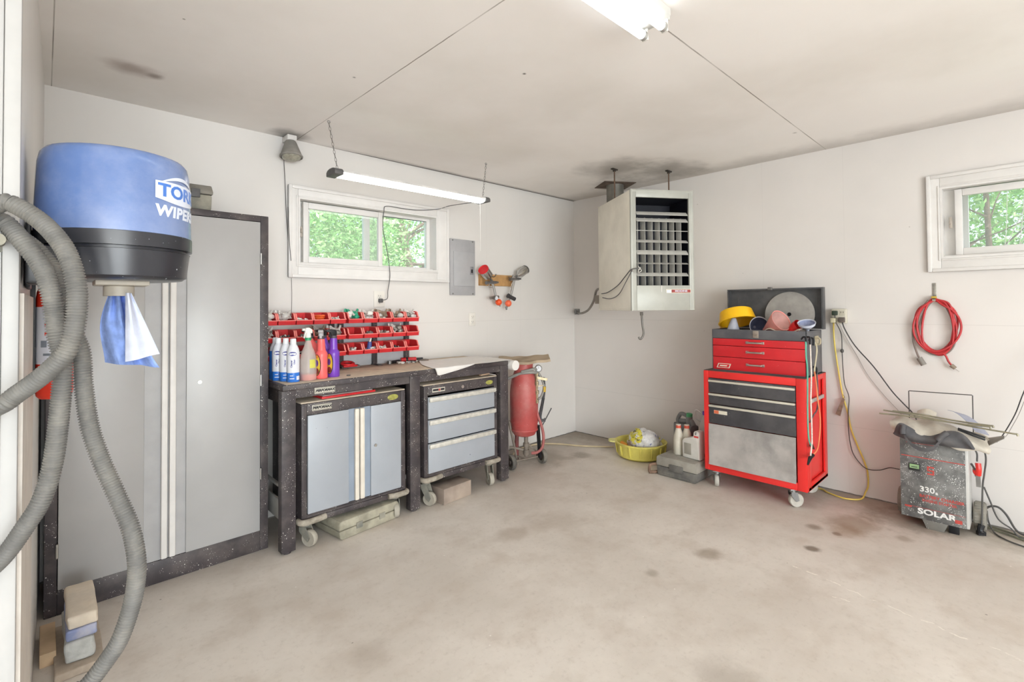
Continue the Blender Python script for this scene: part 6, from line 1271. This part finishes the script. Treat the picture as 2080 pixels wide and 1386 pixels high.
b = MB(); b.tube([(-.06, -3.135, .10), (-0.050, -3.128, 0.108), (-0.050, -3.150, 0.131), (-0.050, -3.183, 0.135), (-0.050, -3.216, 0.100), (-0.050, -3.254, 0.025), (-.06, -3.30, .008), (-.1, -3.38, .006)], .0055, 8); b.tube([(-.06, -3.135, .10), (-.07, -3.14, .05), (-.12, -3.165, .008), (-.19, -3.21, .0065), (-.235, -3.28, .0065), (-.25, -3.36, .0065)], .0040, 8); b.build('cable', GCB, t)
b = MB(); b.tube([(-.06, -3.12, .008), (-.09, -3.19, .008), (-.13, -3.27, .008), (-.15, -3.34, .008)], .005, 8); b.tube([(-.03, -3.14, .008), (-.06, -3.22, .008), (-.11, -3.28, .012), (-.13, -3.34, .01)], .005, 8); o = b.build('cable', mat('greenish_grey_cable', '6b6b58', .6), t)
for lab, off, r_, m in (('black cord hanging in at the right edge above the bag', 0, .0028, mat('black_cable', '343334')), ('thin grey wire beside the black cord at the right edge', .014, .0017, mat('pale_grey_wire', '98948f'))):
    cable('thin_wire' if off else 'power_cable', lab, 'cord', [(-.05-off, -3.55, 1.25), (-.08-off, -3.36, 1.0)]+[(x-off*.5, y-off, z) for x, y, z in [(-0.100, -3.299, 0.823), (-0.100, -3.266, 0.705), (-0.100, -3.235, 0.623), (-0.100, -3.208, 0.562)]]+[(-.12, -3.185, .525)], r_, m)
# canvas bag with rods
t = thing('canvas_bag', 'white canvas tool bag with black trim slumped over the charger top', 'bag', (-.22, -2.95, .516))
CAN = mat('dirty_white_canvas', 'c6bfb2', .9, var=.1, scale=14, dust='8f877c', dustamt=.35, bump=.5); TRIMB = mat('grey_black_bag_trim', '4b4a4d', .7, var=.15, scale=20, dust='77736f', dustamt=.3)
def pill(u, v):
    yy = -2.735-.425*v; w = math.sin(PI*min(1, max(0, .04+v*.94)))**.45
    a = -.35+u*(PI+.5)
    rx, rz_ = .145*(.6+.4*w), .062*(.30+.70*w)
    return Vector((-.222-rx*math.cos(a), yy+.008*math.sin(a*3+v*4), .573-.062*v+rz_*math.sin(a)*(1+.16*math.sin(v*11+u*4))+.006*math.sin(v*23+u*9)+.012*max(0, mn.noise(Vector((u*3, v*7, 2))))))
b = MB(); b.surf(pill, 26, 36, thick=.004); b.build('bag_body', CAN, t, ang=70)
LO = catmull([(-0.365, -2.749, 0.536), (-0.365, -2.787, 0.526), (-0.365, -2.894, 0.514), (-0.365, -2.997, 0.515), (-0.365, -3.070, 0.515), (-0.365, -3.105, 0.519)], 8)
HI = catmull([(-0.365, -2.752, 0.548), (-0.365, -2.782, 0.609), (-0.365, -2.829, 0.591), (-0.365, -2.876, 0.559), (-0.365, -2.921, 0.557), (-0.365, -2.960, 0.576), (-0.365, -2.998, 0.598), (-0.365, -3.041, 0.603), (-0.365, -3.077, 0.575), (-0.365, -3.103, 0.522)], 8)
def strip(u, v):
    def ev(C, v):
        f = v*(len(C)-1); i = min(int(f), len(C)-2); return C[i].lerp(C[i+1], f-i)
    p = ev(LO, v).lerp(ev(HI, v), u); k = math.sin(PI*v)**.5
    return p+Vector((-.028*math.sin(PI*(u*.8+.1))*k+.010+.006*math.sin(v*17+u*3), 0, 0))
b = MB(); b.surf(strip, 10, 44, thick=.004); b.build('front_trim', TRIMB, t, ang=60)
b = MB()
def loopband(pts, w): 
    P = catmull(pts, 8); V = []
    b.ring([[p+Vector((0, 0, w/2)), p+Vector((-.003, 0, w/2)), p+Vector((-.003, 0, -w/2)), p+Vector((0, 0, -w/2))] for p in P], True, 0)
loopband([(-.36, -2.80, .60), (-.388, -2.80, .565), (-.398, -2.825, .515), (-.40, -2.875, .482), (-.398, -2.93, .492), (-.392, -2.965, .54), (-.372, -2.985, .575)], .022)
b.build('handle', TRIMB, t)
for P_ in ([(-.395, -2.955, .545), (-.39, -2.975, .572), (-.375, -2.995, .59)], [(-.375, -2.80, .60), (-.385, -2.797, .57), (-.392, -2.80, .55)]):
    b = MB(); b.tube(P_, .016, 10); b.build('handle_grip', TRIMB, t)
b = MB(); b.surf(lambda u, v: Vector((-.27-.03*u+.1*v, -2.99-.12*u-.05*v, .655+.05*math.sin(PI*(1-u)*.5)-.05*u*u-.03*v)), 8, 6, thick=.002); o = b.build('cloth_corner', mat('grey_blue_cloth', '9698a6', .8, var=.1), t)
b = MB(); b.surf(lambda u, v: Vector((-.30+.06*v, -2.85-.09*u, .655+.018*math.sin(PI*u)+.02*v)), 8, 5, thick=.002); b.build('pocket_flap', CAN, t)
b = MB(); b.surf(lambda u, v: Vector((-.25+.08*v-.03*u, -3.13-.09*u, .525+.06*u+.026*(v-.5)*(1-u)*1.6)), 8, 5, thick=.003); b.build('side_flap', mat('worn_grey_strap', '8f8a82', .8, var=.15), t)
ROD = mat('tarnished_rod_steel', '8f8a76', .4, .6, var=.2)
for lab, p0, p1, dz in (('long thin steel rod lying across the bag, nearest the front', (-.36, -2.682, .652), (-.36, -3.163, .652), 0), ('long thin steel rod lying across the bag, reaching furthest right', (-.345, -2.70, .672), (-.345, -3.265, .628), 0), ('thin steel rod lying across the back of the bag', (-.31, -2.74, .668), (-.31, -3.172, .650), 0)):
    p0, p1 = Vector(p0), Vector(p1); b = MB(); b.tube([p0, p0.lerp(p1, .3)+Vector((0, 0, .004)), p0.lerp(p1, .7)+Vector((0, 0, -.002)), p1], .0045, 8); b.tube([p1, p1+Vector((0, -.008, .0)), p1+Vector((0, -.009, -.010))], .0045, 8)
    o = b.build('steel_rod', ROD); tag(o, lab, 'rod')
for d in (.0, .012):
    b = MB(); b.tube([(-.36, -3.04, .622-d*.6), (-.365, -3.10, .606-d), (-.36, -3.15, .590-d)], .005, 8); o = b.build('rubber_strip', BLACKPL); tag(o, 'black rubber strip on the bag, %s of two' % ('upper' if not d else 'lower'), 'rubber strip')
